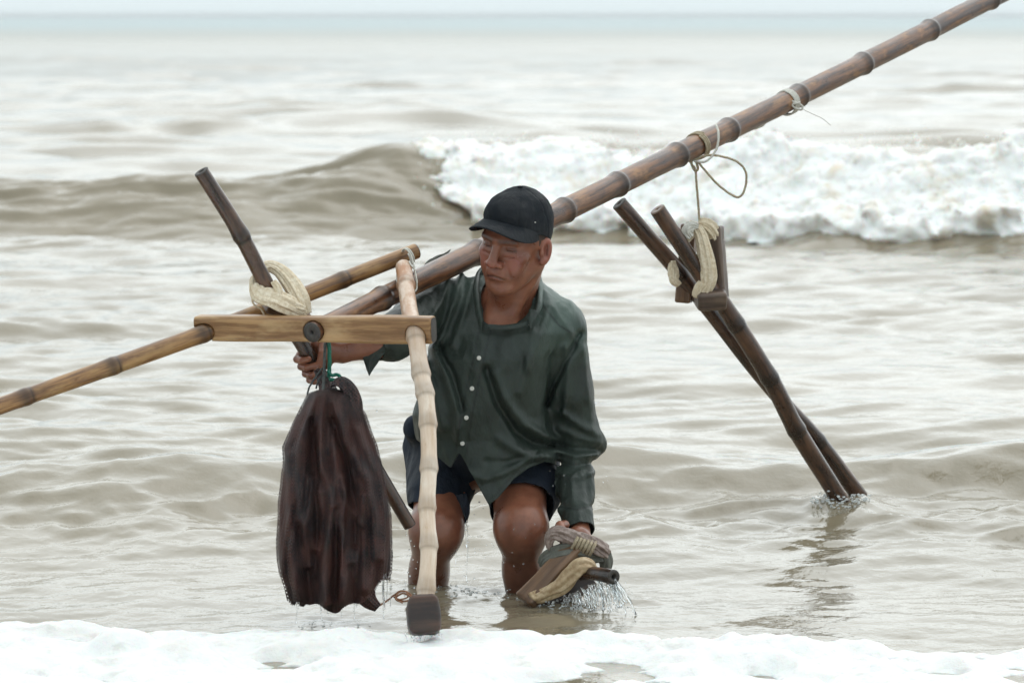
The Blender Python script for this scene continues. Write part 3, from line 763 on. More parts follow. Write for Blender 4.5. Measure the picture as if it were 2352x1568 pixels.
# the stilt in the man's lowered hand
st4 = thing('stilt', 'wet wooden stilt wound with cloth, dripping in the man\'s lowered hand', 'stilt', P(1290, 1380, 11.78), g_)
s4 = [P(1409, 1324, 11.60), P(1360, 1316, 11.67), P(1310, 1318, 11.77), P(1262, 1332, 11.95), P(1240, 1345, 12.10)]
bamboo('pole', s4, [.0172, .0168, .0175, .018, .018], [P(1396, 1322, 11.62)], M_b_wet, st4, hole=0.4, seed=12, nodek=0.06)
plank('footrest', P(1272, 1308, 11.735), dirn(P(1203, 1380, 11.70), P(1345, 1240, 11.78)), (-0.30, -0.72, 0.62), (0.108, 0.026, 0.014), 0.006, M_wood_b, st4, taper=0.12)
plank('footrest', P(1300, 1362, 11.765), dirn(P(1235, 1400, 11.73), P(1368, 1318, 11.78)), (0.2, -0.8, 0.5), (0.078, 0.024, 0.015), 0.008, M_wood_d, st4)
band('strap', [P(1222, 1360, 11.70), P(1232, 1372, 11.695), P(1262, 1358, 11.69), P(1290, 1342, 11.685), P(1312, 1318, 11.68), P(1332, 1300, 11.675), P(1352, 1299, 11.68), P(1362, 1312, 11.69)], [.012, .017, .018, .020, .021, .020, .017, .010], .015, M_cream2, st4, ridges=3, amp=.14, twist=.9, seed=21)
band('cloth', [P(1258, 1300, 11.79), P(1268, 1284, 11.775), P(1300, 1274, 11.765), P(1340, 1272, 11.77), P(1375, 1272, 11.79)], [.022, .027, .030, .026, .016], .026, M_grey, st4, ridges=6, amp=.12, twist=.4, seed=22)
band('cloth', [P(1360, 1262, 11.80), P(1385, 1272, 11.79), P(1392, 1298, 11.79), P(1385, 1320, 11.80)], [.014, .018, .015, .010], .014, M_grey, st4, ridges=4, amp=.12, seed=23)
band('cloth_roll', [P(1263, 1256, 11.775), P(1262, 1240, 11.77), P(1272, 1226, 11.765), P(1292, 1228, 11.76), P(1325, 1240, 11.755), P(1358, 1250, 11.76), P(1384, 1262, 11.765), P(1394, 1268, 11.77)], [.008, .012, .016, .019, .021, .020, .018, .012], .019, M_pink, st4, ridges=5, amp=.15, twist=1.6, seed=24)
for k in range(6):
    a, b = 1322 + k * 8, 1232 + k * 3
    rope('rope_wrap', [P(a + 6, b - 2, 11.752), P(a + 3, b + 6, 11.732), P(a - 3, b + 18, 11.733), P(a - 8, b + 27, 11.745)], 0.0042, M_rope, st4, pitch=5)

# ------------------------------------------------------------------ the net
def net_mat():
    g = G('net_twine'); q = g.attr('uvw', True); p = g.coord()
    sx = g.n('SeparateXYZ'); g.l(q, sx.inputs[0])
    k = 2 * math.pi / 0.0086
    a = g.math('SINE', g.math('MULTIPLY', g.math('ADD', sx.outputs[0], sx.outputs[1]), k)); b = g.math('SINE', g.math('MULTIPLY', g.math('SUBTRACT', sx.outputs[0], sx.outputs[1]), k))
    m = g.math('MAXIMUM', a, b)
    n = g.noise(p, 14, 4, 0.6); n2 = g.noise(p, 120, 3, 0.6)
    c = g.mix(g.rng(n, 0.35, 0.65), (0.014, 0.010, 0.012), (0.080, 0.029, 0.022))
    c = g.mix(g.rng(n2, 0.4, 0.8, 0, 0.5), c, (0.140, 0.062, 0.050)); c = g.mix(g.rng(m, 0.75, 0.2, 0, 0.85), c, (0.006, 0.005, 0.006))
    ga = g.noise(q, 1.0, 4, 0.6, (170, 9, 1)); c = g.mix(g.rng(ga, 0.52, 0.72, 0, 0.6), c, (0.150, 0.058, 0.045))
    return g, m, c, n2, ga
g, m, c, n2, ga = net_mat(); M_net_in = g.fin(color=c, rough=0.55, normal=g.bump(ga, 0.8, 0.006, g.bump(m, 0.7, 0.0012)))
g, m, c, n2, ga = net_mat(); g.m.name = 'net_twine_open'
M_net = g.fin(color=c, rough=0.5, alpha=g.rng(m, 0.30, 0.60), normal=g.bump(ga, 0.8, 0.006, g.bump(m, 0.6, 0.001)))
NETY = 11.50
net = thing('fishing_net', 'dark brown fishing net bunched up and hanging from a green cord below the crossbar', 'fishing net', P(760, 1385, NETY))
sil = np.array([(892, 742, 768), (897, 722, 790), (903, 706, 806), (921, 697, 818), (950, 684, 836), (990, 666, 848), (1024, 651, 862), (1062, 652, 872), (1112, 648, 882),
                (1162, 643, 891), (1196, 639, 893), (1238, 635, 894), (1280, 636, 894), (1312, 642, 892), (1345, 652, 886), (1384, 662, 872)], float)
NETR = [([(745, 900), (736, 960), (742, 1060), (762, 1130), (760, 1230), (752, 1370)], .020, 11), ([(728, 905), (700, 980), (692, 1080), (700, 1180), (708, 1290)], .018, 10), ([(716, 960), (722, 1060), (730, 1180), (728, 1310)], -.018, 8),
        ([(770, 920), (800, 1010), (845, 1100), (862, 1180), (864, 1270)], .020, 11), ([(765, 960), (795, 1060), (815, 1150), (814, 1240)], -.020, 9), ([(820, 980), (862, 1080), (882, 1180), (880, 1300)], .014, 9),
        ([(672, 1040), (668, 1150), (676, 1260), (690, 1370)], .018, 12), ([(690, 1200), (705, 1290), (716, 1370)], -.016, 9), ([(738, 1120), (732, 1200), (738, 1290), (750, 1370)], .016, 14), ([(772, 1150), (786, 1230), (790, 1290), (788, 1370)], .018, 13),
        ([(772, 1160), (770, 1280), (768, 1360)], -.016, 8), ([(835, 1130), (838, 1230), (834, 1340)], .016, 11), ([(806, 1290), (810, 1340), (812, 1370)], -.014, 8), ([(650, 1080), (646, 1200), (652, 1310)], .010, 7),
        ([(790, 1090), (800, 1150), (830, 1195)], .012, 9), ([(720, 1090), (712, 1190), (726, 1250)], .014, 9)]
def net_surf(off, seed, nz=150, na=220):
    t = np.linspace(0, 1, nz)[:, None]; a = np.linspace(0, 2 * np.pi, na, endpoint=False)[None, :]
    ca, sa = np.cos(a), np.sin(a)                                   # ca>0: right; sa<0: towards the viewer
    # hem: lobes of different length
    hem = 1380 + 6 * np.sin(a * 3 + 0.5) + 8 * np.cos(a * 5 + 1.3) - 62 * np.exp(-(((ca - 0.93) / 0.17) ** 2)) + 6 * np.sin(a * 11)
    v = 892 + (hem - 892) * t ** 0.93
    lft = np.interp(v, sil[:, 0], sil[:, 1]); rgt = np.interp(v, sil[:, 0], sil[:, 2])
    cx, hw = (lft + rgt) / 2, (rgt - lft) / 2
    tt = np.broadcast_to(t, v.shape); aa = np.broadcast_to(a, v.shape)
    drift = 0.5 * np.sin(tt * 2.3 + seed) + 0.25 * vnoise(np.stack([tt * 3 + 0 * aa, np.cos(aa), np.sin(aa)], -1).reshape(-1, 3), seed).reshape(v.shape)
    q = np.stack([np.cos(aa + drift * .6) * 3.2, np.sin(aa + drift * .6) * 3.2, tt * 1.6], -1).reshape(-1, 3)
    n1 = 1 - 2.2 * np.abs(vnoise(q, seed + 1)).reshape(v.shape); n2 = 1 - 2 * np.abs(vnoise(q * np.array([2.3, 2.3, 1.6]), seed + 2)).reshape(v.shape)
    n3 = vnoise(q * np.array([3, 3, 9.]), seed + 3).reshape(v.shape)
    fold = (0.150 * n1 + 0.075 * n2 + 0.030 * n3) * sm(0.0, 0.14, tt)
    fx = 1 + fold * 0.55 * (1 - 0.55 * np.abs(np.cos(aa))); fy = 1 + fold * 1.9
    uu = cx + ca * hw; front = (np.sin(aa) < 0.15)
    rg = np.zeros_like(v)
    for pl, am, wd in NETR:
        best = np.full(v.shape, 1e9)
        for (x0, y0), (x1, y1) in zip(pl[:-1], pl[1:]):
            tq = np.clip(((uu - x0) * (x1 - x0) + (v - y0) * (y1 - y0)) / ((x1 - x0) ** 2 + (y1 - y0) ** 2), 0, 1)
            best = np.minimum(best, (uu - x0 - tq * (x1 - x0)) ** 2 + (v - y0 - tq * (y1 - y0)) ** 2)
        rg += 1.35 * am * np.exp(-best / wd ** 2)
    rg *= front
    Sx = NETY / F_
    X = (cx - 1176) * Sx + ca * hw * Sx * fx + ca * off
    Yv = NETY + sa * (hw * Sx * 0.62 * fy + off) - rg
    Z = np.interp(v, [800, 1500], [P(1176, 800, NETY)[2], P(1176, 1500, NETY)[2]])
    V = np.stack([X, Yv, Z + 0 * X], -1)
    arc = np.cumsum(np.linalg.norm(np.diff(V[nz // 2], axis=0, prepend=V[nz // 2][:1]), axis=1))
    uvw = np.stack([np.broadcast_to(arc, v.shape), Z, 0 * Z], -1)
    i, j = np.meshgrid(np.arange(nz - 1), np.arange(na), indexing='ij'); b = i * na + j; b2 = i * na + (j + 1) % na
    Q = np.stack([b, b + na, b2 + na, b2], -1).reshape(-1, 4)
    return V.reshape(-1, 3), Q, uvw.reshape(-1, 3)
V, Q, w = net_surf(-0.004, 5.0); mk('bundle', V, Q, M_net_in, net, attrs={'uvw': w})
V, Q, w = net_surf(0.0018, 5.0); mk('outer_mesh', V, Q, M_net, net, attrs={'uvw': w})
def netband(name, pts, w, th, seed, ridges=4):
    o = band(name, pts, w, th, M_net_in, net, ridges=ridges, amp=.14, twist=.5, seed=seed, sides=56)
    me = o.data; co = np.empty(len(me.vertices) * 3, np.float32); me.vertices.foreach_get('co', co)
    me.attributes.new('uvw', 'FLOAT_VECTOR', 'POINT').data.foreach_set('vector', co.reshape(-1, 3)[:, [0, 2, 1]].ravel()); return o
netband('bundle_top', [P(770, 880, NETY + .01), P(782, 876, NETY), P(798, 890, NETY), P(808, 915, NETY), P(812, 945, NETY), P(812, 980, NETY)], [.006, .014, .018, .020, .020, .012], .02, 31)
netband('tail', [P(815, 1300, NETY - .02), P(830, 1345, NETY - .03), P(845, 1375, NETY - .03), P(868, 1395, NETY - .03)], [.018, .022, .020, .010], .012, 37)
# cords of the net
yc_ = 11.56
rope('cord', [P(754, 770, 11.60), P(756, 800, yc_), P(757, 835, yc_), P(755, 862, yc_), P(748, 884, yc_ - .02), P(742, 900, NETY - .01)], 0.0048, M_green, net, pitch=6)
rope('cord', [P(753, 850, yc_ - .01), P(762, 862, yc_ - .01), P(774, 860, yc_ - .01), P(782, 866, yc_ - .02), P(774, 874, yc_ - .02), P(758, 872, yc_ - .015), P(745, 890, yc_ - .03)], 0.0042, M_green, net, pitch=6)
rope('cord', [P(748, 770, 11.59), P(746, 810, yc_ - .012), P(744, 860, yc_ - .016), P(742, 900, NETY - .02)], 0.0036, M_dcord, net)
rope('cord', [P(740, 845, yc_ - .01), P(722, 870, yc_ - .02), P(710, 890, yc_ - .03), P(706, 906, yc_ - .04)], 0.0022, M_dcord, net)
rope('cord', [P(744, 858, yc_ - .01), P(732, 872, yc_ - .02), P(726, 892, yc_ - .03)], 0.0022, M_dcord, net)
rope('cord', [P(814, 920, NETY), P(820, 915, NETY), P(826, 925, NETY), P(824, 936, NETY), P(817, 938, NETY)], 0.0010, M_rope, net)
netband('gather', [P(728, 850, 11.585), P(738, 868, 11.575), P(746, 888, NETY + .03), P(748, 905, NETY)], [.008, .014, .014, .018], .012, 38)
rope('cord', [P(868, 1392, NETY - .02), P(890, 1378, 11.5), P(905, 1366, 11.5), P(922, 1356, 11.5), P(940, 1362, 11.5), P(946, 1374, 11.5), P(928, 1380, 11.5), P(910, 1372, 11.5), P(926, 1362, 11.5), P(944, 1370, 11.49), P(955, 1378, 11.49)], 0.0021, M_ocord, net)
rope('cord', [P(902, 1368, 11.495), P(918, 1376, 11.495), P(936, 1370, 11.495), P(932, 1358, 11.495), P(916, 1360, 11.495), P(908, 1374, 11.49), P(925, 1384, 11.49)], 0.0019, M_ocord, net)

# ================================================================== THE MAN
person = thing('person', 'man in a dark green long-sleeved shirt, navy shorts and black cap wading with bent back', 'person', (0.0, 12.05, -0.30))
def euler_fit(yaw, pitch, roll):
    y, p, r = R_(yaw), R_(pitch), R_(roll)
    Rz = np.array([[math.cos(y), -math.sin(y), 0], [math.sin(y), math.cos(y), 0], [0, 0, 1]])
    Rx = np.array([[1, 0, 0], [0, math.cos(p), -math.sin(p)], [0, math.sin(p), math.cos(p)]])
    Ry = np.array([[math.cos(r), 0, math.sin(r)], [0, 1, 0], [-math.sin(r), 0, math.cos(r)]])
    return Ry @ Rz @ Rx
HM = euler_fit(-30, 20, 12); HO = P(1185, 557, 11.84)          # head: turned to its right, looking down
def hl(p): return (p - HO) @ HM
def hw(q): return np.asarray(q) @ HM.T + HO

NB = P(1166, 700, 11.99)
SL, EL, WL = P(1281, 752, 12.00), P(1323, 1004, 12.06), P(1333, 1224, 11.88)
SR, ER, WR = P(990, 702, 12.00), P(902, 776, 11.77), P(786, 808, 11.70)
HLp, KL, CL = P(1185, 1035, 12.22), P(1197, 1208, 11.915), P(1200, 1372, 12.0)
HRp, KR, CR = P(1032, 1035, 12.24), P(1003, 1214, 11.99), P(970, 1372, 12.07)
AL = CL + (CL - KL) * 1.05 + np.array([0, 0.03, 0]); AR = CR + (CR - KR) * 1.05 + np.array([0, .02, 0])

def head_sdf(q):
    m = q.copy(); m[:, 0] = np.abs(m[:, 0])                      # mirrored half
    d = s_ell(q, (0, 0.016, 0.036), (0.075, 0.097, 0.090))
    d = smin(d, s_ell(q, (0, -0.028, 0.018), (0.064, 0.060, 0.068)), 0.02)
    d = smin(d, s_ell(q, (0, -0.032, -0.048), (0.056, 0.056, 0.058)), 0.025)
    d = smin(d, s_cap(m, (0.050, -0.006, -0.050), (0.022, -0.066, -0.092), 0.013, 0.015), 0.035)
    d = smin(d, s_ell(q, (0, -0.076, -0.097), (0.023, 0.018, 0.017)), 0.016)
    d = smin(d, s_ell(m, (0.043, -0.057, -0.014), (0.024, 0.019, 0.016)), 0.022)
    d = smin(d, s_ell(m, (0.034, -0.062, -0.044), (0.022, 0.018, 0.024)), 0.02)
    d = smin(d, s_cap(m, (0.006, -0.086, 0.030), (0.044, -0.072, 0.031), 0.0105, 0.0095), 0.010)
    d = smax(d, -s_ell(m, (0.030, -0.100, 0.011), (0.0185, 0.022, 0.0115)), 0.010)
    d = smin(d, s_ell(m, (0.031, -0.0685, 0.0115), (0.0150, 0.0140, 0.0120)), 0.003)
    d = smin(d, s_cap(m, (0.022, -0.0765, -0.003), (0.041, -0.0715, -0.001), 0.0055, 0.005), 0.007)   # bags under the eyes
    d = smax(d, -s_cap(m, (0.019, -0.0845, 0.0070), (0.0455, -0.0745, 0.0075), 0.0017), 0.002)       # lid line
    d = smax(d, -s_cap(m, (0.018, -0.0850, 0.0200), (0.045, -0.0760, 0.0195), 0.0022), 0.004)        # upper lid crease
    d = smax(d, -s_cap(m, (0.022, -0.0840, -0.0105), (0.043, -0.0765, -0.0085), 0.0015), 0.004)
    d = smin(d, s_ell(q, (0, -0.078, -0.052), (0.029, 0.022, 0.024)), 0.014)
    d = smin(d, s_cap(q, (0, -0.086, 0.022), (0, -0.106, -0.018), 0.0085, 0.0120), 0.008)
    d = smin(d, s_ell(q, (0, -0.1095, -0.023), (0.0150, 0.0120, 0.0110)), 0.006)
    d = smin(d, s_ell(m, (0.0175, -0.0970, -0.0270), (0.0095, 0.0115, 0.0090)), 0.004)
    d = smax(d, -s_ell(m, (0.0085, -0.1050, -0.0360), (0.0042, 0.0055, 0.0040)), 0.002)
    d = smax(d, -s_cap(m, (0.0260, -0.0960, -0.0220), (0.0370, -0.0860, -0.0560), 0.0048, 0.0036), 0.007)   # fold from nose to mouth
    d = smin(d, s_cap(m, (0.000, -0.0975, -0.0515), (0.0220, -0.0885, -0.0580), 0.0046, 0.0028), 0.005)
    d = smin(d, s_cap(m, (0.000, -0.0955, -0.0630), (0.0200, -0.0885, -0.0635), 0.0054, 0.0034), 0.005)
    d = smax(d, -s_cap(m, (0.000, -0.1035, -0.0570), (0.0280, -0.0900, -0.0670), 0.0034, 0.0028), 0.003)
    d = smax(d, -s_ell(q, (0, -0.0985, -0.0765), (0.020, 0.006, 0.005)), 0.008)
    d = smax(d, -s_cap(m, (0.0035, -0.1000, 0.030), (0.0045, -0.0990, 0.022), 0.0020), 0.004)        # frown
    # ears
    E = axes((0.92, -0.30, 0.10), (0, 0.25, 1))
    for sgn in (1, -1):
        qq = q.copy(); qq[:, 0] *= sgn
        e = s_ell(qq, (0.0790, 0.0120, -0.0090), (0.033, 0.0185, 0.0070), E)
        e = smin(e, s_ell(qq, (0.0770, 0.0020, -0.0330), (0.0100, 0.0095, 0.0060), E), 0.006)
        e = smax(e, -s_ell(qq, (0.0860, 0.0085, -0.0060), (0.0225, 0.0110, 0.0080), E), 0.002)
        e = smin(e, s_cap(qq, (0.0840, 0.0120, -0.018), (0.0850, 0.0125, 0.008), 0.0025), 0.003)
        e = smin(e, s_ell(qq, (0.0760, -0.0040, -0.0120), (0.0070, 0.0050, 0.0060), E), 0.004)
        d = smin(d, e, 0.006)
    return d

# the hand that grips the stilt
hc = (s1[3] * 0.80 + s1[4] * 0.20); hax = dirn(s1[3], s1[4])
e_f = np.array([0, -1.0, 0]) - hax * hax.dot(np.array([0, -1.0, 0])); e_f /= np.linalg.norm(e_f)
e_l = np.cross(hax, e_f); e_l = e_l if e_l[0] < 0 else -e_l
def ring(phi, off, r):
    a = R_(phi); return hc + hax * off + (-e_f * math.cos(a) + e_l * math.sin(a)) * r
FING = []
for k, (off, ln, rr) in enumerate(((-0.034, 1.0, .0092), (-0.013, 1.06, .0096), (0.008, 1.0, .0092), (0.027, 0.86, .0080))):
    ph = [-55, 20, 85, 85 + 52 * ln, 85 + 88 * ln]
    rad = [.034, .0335, .0300, .0275, .0265]
    pt = [ring(a, off + 0.003 * i, q) for i, (a, q) in enumerate(zip(ph, rad))]
    FING.append([(pt[i], pt[i + 1], rr * (1.12 - 0.08 * i), rr * (1.04 - 0.08 * i)) for i in range(4)])
TH = [ring(-70, -0.020, .046), ring(-118, -0.012, .036), ring(-158, 0.006, .0295), ring(-186, 0.020, .0275)]
# the hand that holds the lower bundle
gc = P(1326, 1250, 11.80); gx = dirn(P(1262, 1235, 11.80), P(1392, 1265, 11.80))
def ring2(phi, off, r):
    a = R_(phi); up = np.cross(gx, (0, 1, 0)); up = up if up[2] > 0 else -up
    return gc + gx * off + (np.array([0, 1.0, 0]) * math.cos(a) + up * math.sin(a)) * r
FING2 = []
for k, (off, rr) in enumerate(((-0.032, .0088), (-0.011, .0092), (0.009, .0090), (0.028, .0078))):
    pt = [ring2(a, off, q) for a, q in ((25, .040), (-25, .038), (-75, .035), (-115, .031))]
    FING2.append([(pt[i], pt[i + 1], rr * (1.1 - 0.07 * i), rr * (1.03 - 0.07 * i)) for i in range(3)])
TH2 = [ring2(60, -0.040, .044), ring2(95, -0.052, .036), ring2(125, -0.046, .034)]

def body_sdf(p):
    far = np.full(len(p), 1.0)
    d = s_cap(p, NB, hw((0, 0.030, -0.045)), 0.062, 0.058)
    d = smin(d, s_cap(p, P(1128, 735, 11.90), hw((-0.052, 0.020, -0.050)), 0.014, 0.013), 0.03)
    d = smin(d, s_cap(p, P(1170, 738, 11.90), hw((0.052, 0.018, -0.050)), 0.014, 0.013), 0.03)
    d = smin(d, s_cap(p, P(1150, 705, 11.915), hw((0, -0.045, -0.085)), 0.018, 0.024), 0.03)
    d = smin(d, s_cap(p, SL, SR, 0.050, 0.050), 0.05)
    d = smin(d, s_cap(p, P(1150, 790, 12.01), P(1108, 1000, 12.17), 0.115, 0.115), 0.06)
    d = smin(d, s_ell(p, P(1108, 1015, 12.19), (0.15, 0.10, 0.095)), 0.05)
    # arms
    d = smin(d, s_cap(p, SL, EL, 0.042, 0.026), 0.03); d = smin(d, s_cap(p, EL, WL, 0.026, 0.022), 0.02)
    d = smin(d, s_cap(p, SR, ER, 0.046, 0.037), 0.03); d = smin(d, s_cap(p, ER, ER * .6 + WR * .4, 0.035, 0.037), 0.02)
    d = smin(d, s_cap(p, ER * .6 + WR * .4, WR, 0.037, 0.025), 0.02)
    # legs
    def leg(d, h, k, c, a, side):
        d = smin(d, s_cap(p, h, k, 0.084, 0.060), 0.05)
        d = smin(d, s_ell(p, k + np.array([0, -0.014, -0.012]), (0.034, 0.036, 0.040)), 0.045)
        sh = dirn(k, a)
        d = smin(d, s_cap(p, k + sh * 0.01, k + sh * 0.13, 0.053, 0.042), 0.05)
        d = smin(d, s_ell(p, k + sh * 0.13 + np.array([side * 0.012, 0.030, 0]), (0.042, 0.045, 0.085)), 0.03)
        d = smin(d, s_cap(p, k + sh * 0.12, a, 0.040, 0.031), 0.03)
        foot = a + np.array([-0.02, -0.15, -0.045])
        return smin(d, s_cap(p, a + np.array([0, 0.03, -0.03]), foot, 0.034, 0.028), 0.03)
    d = leg(d, HLp, KL, CL, AL, 0.2); d = leg(d, HRp, KR, CR, AR, 1.0)
    # hands
    dh = s_cap(p, WR, ring(-58, -0.004, .048), 0.025, 0.026)
    dh = smin(dh, s_ell(p, ring(-40, -0.004, .044), (0.030, 0.022, 0.036)), 0.02)
    for fg in FING:
        df = far
        for a, b, r1, r2 in fg: df = smin(df, s_cap(p, a, b, r1, r2), 0.003)
        dh = smin(dh, df, 0.005)
    dt = far
    for i in range(3): dt = smin(dt, s_cap(p, TH[i], TH[i + 1], (.016, .0115, .0105)[i], (.0115, .0108, .0088)[i]), 0.004)
    dh = smin(dh, dt, 0.006); d = smin(d, dh, 0.012)
    dh = s_cap(p, WL, ring2(30, -0.002, .038), 0.022, 0.022)
    dh = smin(dh, s_ell(p, ring2(5, -0.002, .042), (0.038, 0.017, 0.028)), 0.02)
    for fg in FING2:
        df = far
        for a, b, r1, r2 in fg: df = smin(df, s_cap(p, a, b, r1, r2), 0.003)
        dh = smin(dh, df, 0.005)
    dt = far
    for i in range(2): dt = smin(dt, s_cap(p, TH2[i], TH2[i + 1], .012, .010), 0.004)
    d = smin(d, smin(dh, dt, 0.006), 0.012)
    q = hl(p)
    near = (np.abs(q) < 0.2).all(1)
    dh = np.full(len(p), 1.0)
    if near.any(): dh[near] = head_sdf(q[near])
    far_ = ~near; dh[far_] = np.maximum(np.linalg.norm(q[far_], axis=1) - 0.16, 0.02)
    return smin(d, dh, 0.018)
V, Q = sdf_mesh(body_sdf, arng((-0.56, -0.42, 0.0028), (-0.42, -0.09, 0.005), (-0.09, 0.12, 0.0024), (0.12, 0.26, 0.0032)),
                arng((11.55, 11.62, 0.003), (11.62, 11.99, 0.0025), (11.99, 12.42, 0.006)),
                arng((-0.34, 0.06, 0.006), (0.06, 0.20, 0.0032), (0.20, 0.56, 0.006), (0.56, 0.68, 0.0028), (0.68, 0.76, 0.0045), (0.76, 1.06, 0.0024)), bs=6)
q = hl(V); mx = np.abs(q[:, 0]); inh = (np.abs(q) < 0.14).all(1).astype(float)
def near_seg(a, b, r): 
    qq = q.copy(); qq[:, 0] = mx; return np.exp(-(np.maximum(s_cap(qq, a, b, 0.0), 0) / r) ** 2) * inh
jit = 0.5 + 0.5 * vnoise(q * 700, 9)
dk = 0.95 * near_seg((0.013, -0.096, 0.030), (0.046, -0.080, 0.034), 0.0070) * (0.5 + 0.5 * jit)
dk = np.maximum(dk, 0.95 * near_seg((0.019, -0.0845, 0.0075), (0.0455, -0.0745, 0.0085), 0.0030))
dk = np.maximum(dk, 0.95 * near_seg((0.0, -0.102, -0.0570), (0.0275, -0.0900, -0.0668), 0.0036))
dk = np.maximum(dk, 0.9 * near_seg((0.0085, -0.105, -0.0370), (0.009, -0.103, -0.0375), 0.0045))  # nostrils, ear hollows, eye sockets, nose folds: shade painted into the skin colour
dk = np.maximum(dk, 0.55 * near_seg((0.086, 0.008, -0.014), (0.087, 0.009, 0.006), 0.007))
dk = np.maximum(dk, 0.5 * near_seg((0.020, -0.088, 0.012), (0.044, -0.078, 0.014), 0.008))
dk = np.maximum(dk, 0.50 * near_seg((0.0245, -0.097, -0.024), (0.0375, -0.086, -0.058), 0.0035))
stub = inh * sm(-0.035, -0.06, q[:, 2]) * sm(0.02, -0.03, q[:, 1]) * 0.22 * jit
dk = np.maximum(dk, stub)
rd = np.maximum.reduce([near_seg((0, -0.112, -0.026), (0.012, -0.1, -0.028), 0.012), 0.8 * near_seg((0.045, -0.075, -0.018), (0.04, -0.078, -0.03), 0.018),
                        0.9 * near_seg((0.083, 0.012, -0.03), (0.083, 0.016, 0.012), 0.016), 0.5 * near_seg((0, -0.1, -0.052), (0.018, -0.093, -0.057), 0.004), 0.6 * near_seg((0, -0.099, -0.063), (0.016, -0.092, -0.063), 0.005)])
hand = (np.linalg.norm(V - hc, axis=1) < 0.10).astype(float)
wetm = sm(0.22, 0.05, V[:, 2]) * (1 - hand)
def skin_mat():
    g = G('skin'); p = g.coord(); dk, rd, wt = g.attr('dk'), g.attr('rd'), g.attr('wt')
    n = g.noise(p, 16, 5, 0.6); n2 = g.noise(p, 220, 4, 0.6); n3 = g.noise(p, 48, 4, 0.6)
    c = g.mix(g.rng(n, 0.3, 0.7), (0.170, 0.058, 0.032), (0.290, 0.112, 0.062))
    c = g.mix(g.rng(n3, 0.5, 0.8, 0, 0.4), c, (0.14, 0.058, 0.037))
    c = g.mix(g.math('MULTIPLY', rd, 0.7), c, (0.33, 0.105, 0.080))
    c = g.mix(g.math('MULTIPLY', wt, 0.45), c, (0.10, 0.042, 0.028))
    c = g.mix(dk, c, (0.030, 0.018, 0.015))
    b = g.bump(n3, 0.25, 0.002); b = g.bump(n2, 0.30, 0.0007, b)
    return g.fin(color=c, rough=g.rng(n, 0.3, 0.7, 0.26, 0.42), normal=b, sss=0.06, sss_scale=0.01, coat=g.math('MULTIPLY', wt, 0.5), coat_rough=0.15)
M_skin = skin_mat()
body = mk('body', V, Q, M_skin, person, attrs={'dk': dk, 'rd': rd, 'wt': wetm})

# ------------------------------------------------------------------ cloth materials
def weave(name, c1, c2, rough=0.7, seams=None, coat=0.0, damp=(0.42, 0.6), dry=None):
    g = G(name); p = g.coord(); n = g.noise(p, 9, 4, 0.6); n2 = g.noise(p, 600, 2, 0.5); n3 = g.noise(p, 30, 4, 0.6)
    c = g.mix(g.rng(n, 0.35, 0.65), c1, c2)
    if dry: c = g.mix(g.attr('dry'), c, dry)  # paler tone standing in for light on the cloth
    sm_ = g.attr('seam'); c = g.mix(g.math('MULTIPLY', sm_, 0.85), c, tuple(0.4 * k for k in c1))
    cr = g.noise(p, 1.0, 4, 0.62, (38, 30, 20)); cr = g.math('ABSOLUTE', g.math('SUBTRACT', cr, 0.5))
    b = g.bump(n3, 0.35, 0.004); b = g.bump(cr, 0.5, 0.010, b); b = g.bump(n2, 0.35, 0.0006, b)
    return g.fin(color=c, rough=g.rng(n, damp[0], damp[1], rough * 0.7, rough), normal=b, spec=0.35, coat=coat, coat_rough=0.3)
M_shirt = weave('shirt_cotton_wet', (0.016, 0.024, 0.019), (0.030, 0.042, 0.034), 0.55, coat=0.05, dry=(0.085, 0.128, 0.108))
M_short = weave('shorts_navy_wet', (0.005, 0.009, 0.018), (0.010, 0.017, 0.031), 0.85, coat=0.0)
M_cap = weave('cap_twill', (0.0035, 0.0055, 0.0085), (0.007, 0.010, 0.014), 0.98)
M_hair = plain('hair_short', (0.030, 0.020, 0.016), (0.090, 0.055, 0.040), 700, 0.7)
M_btn = plain('button_white', (0.55, 0.53, 0.48), (0.66, 0.64, 0.58), 200, 0.35)

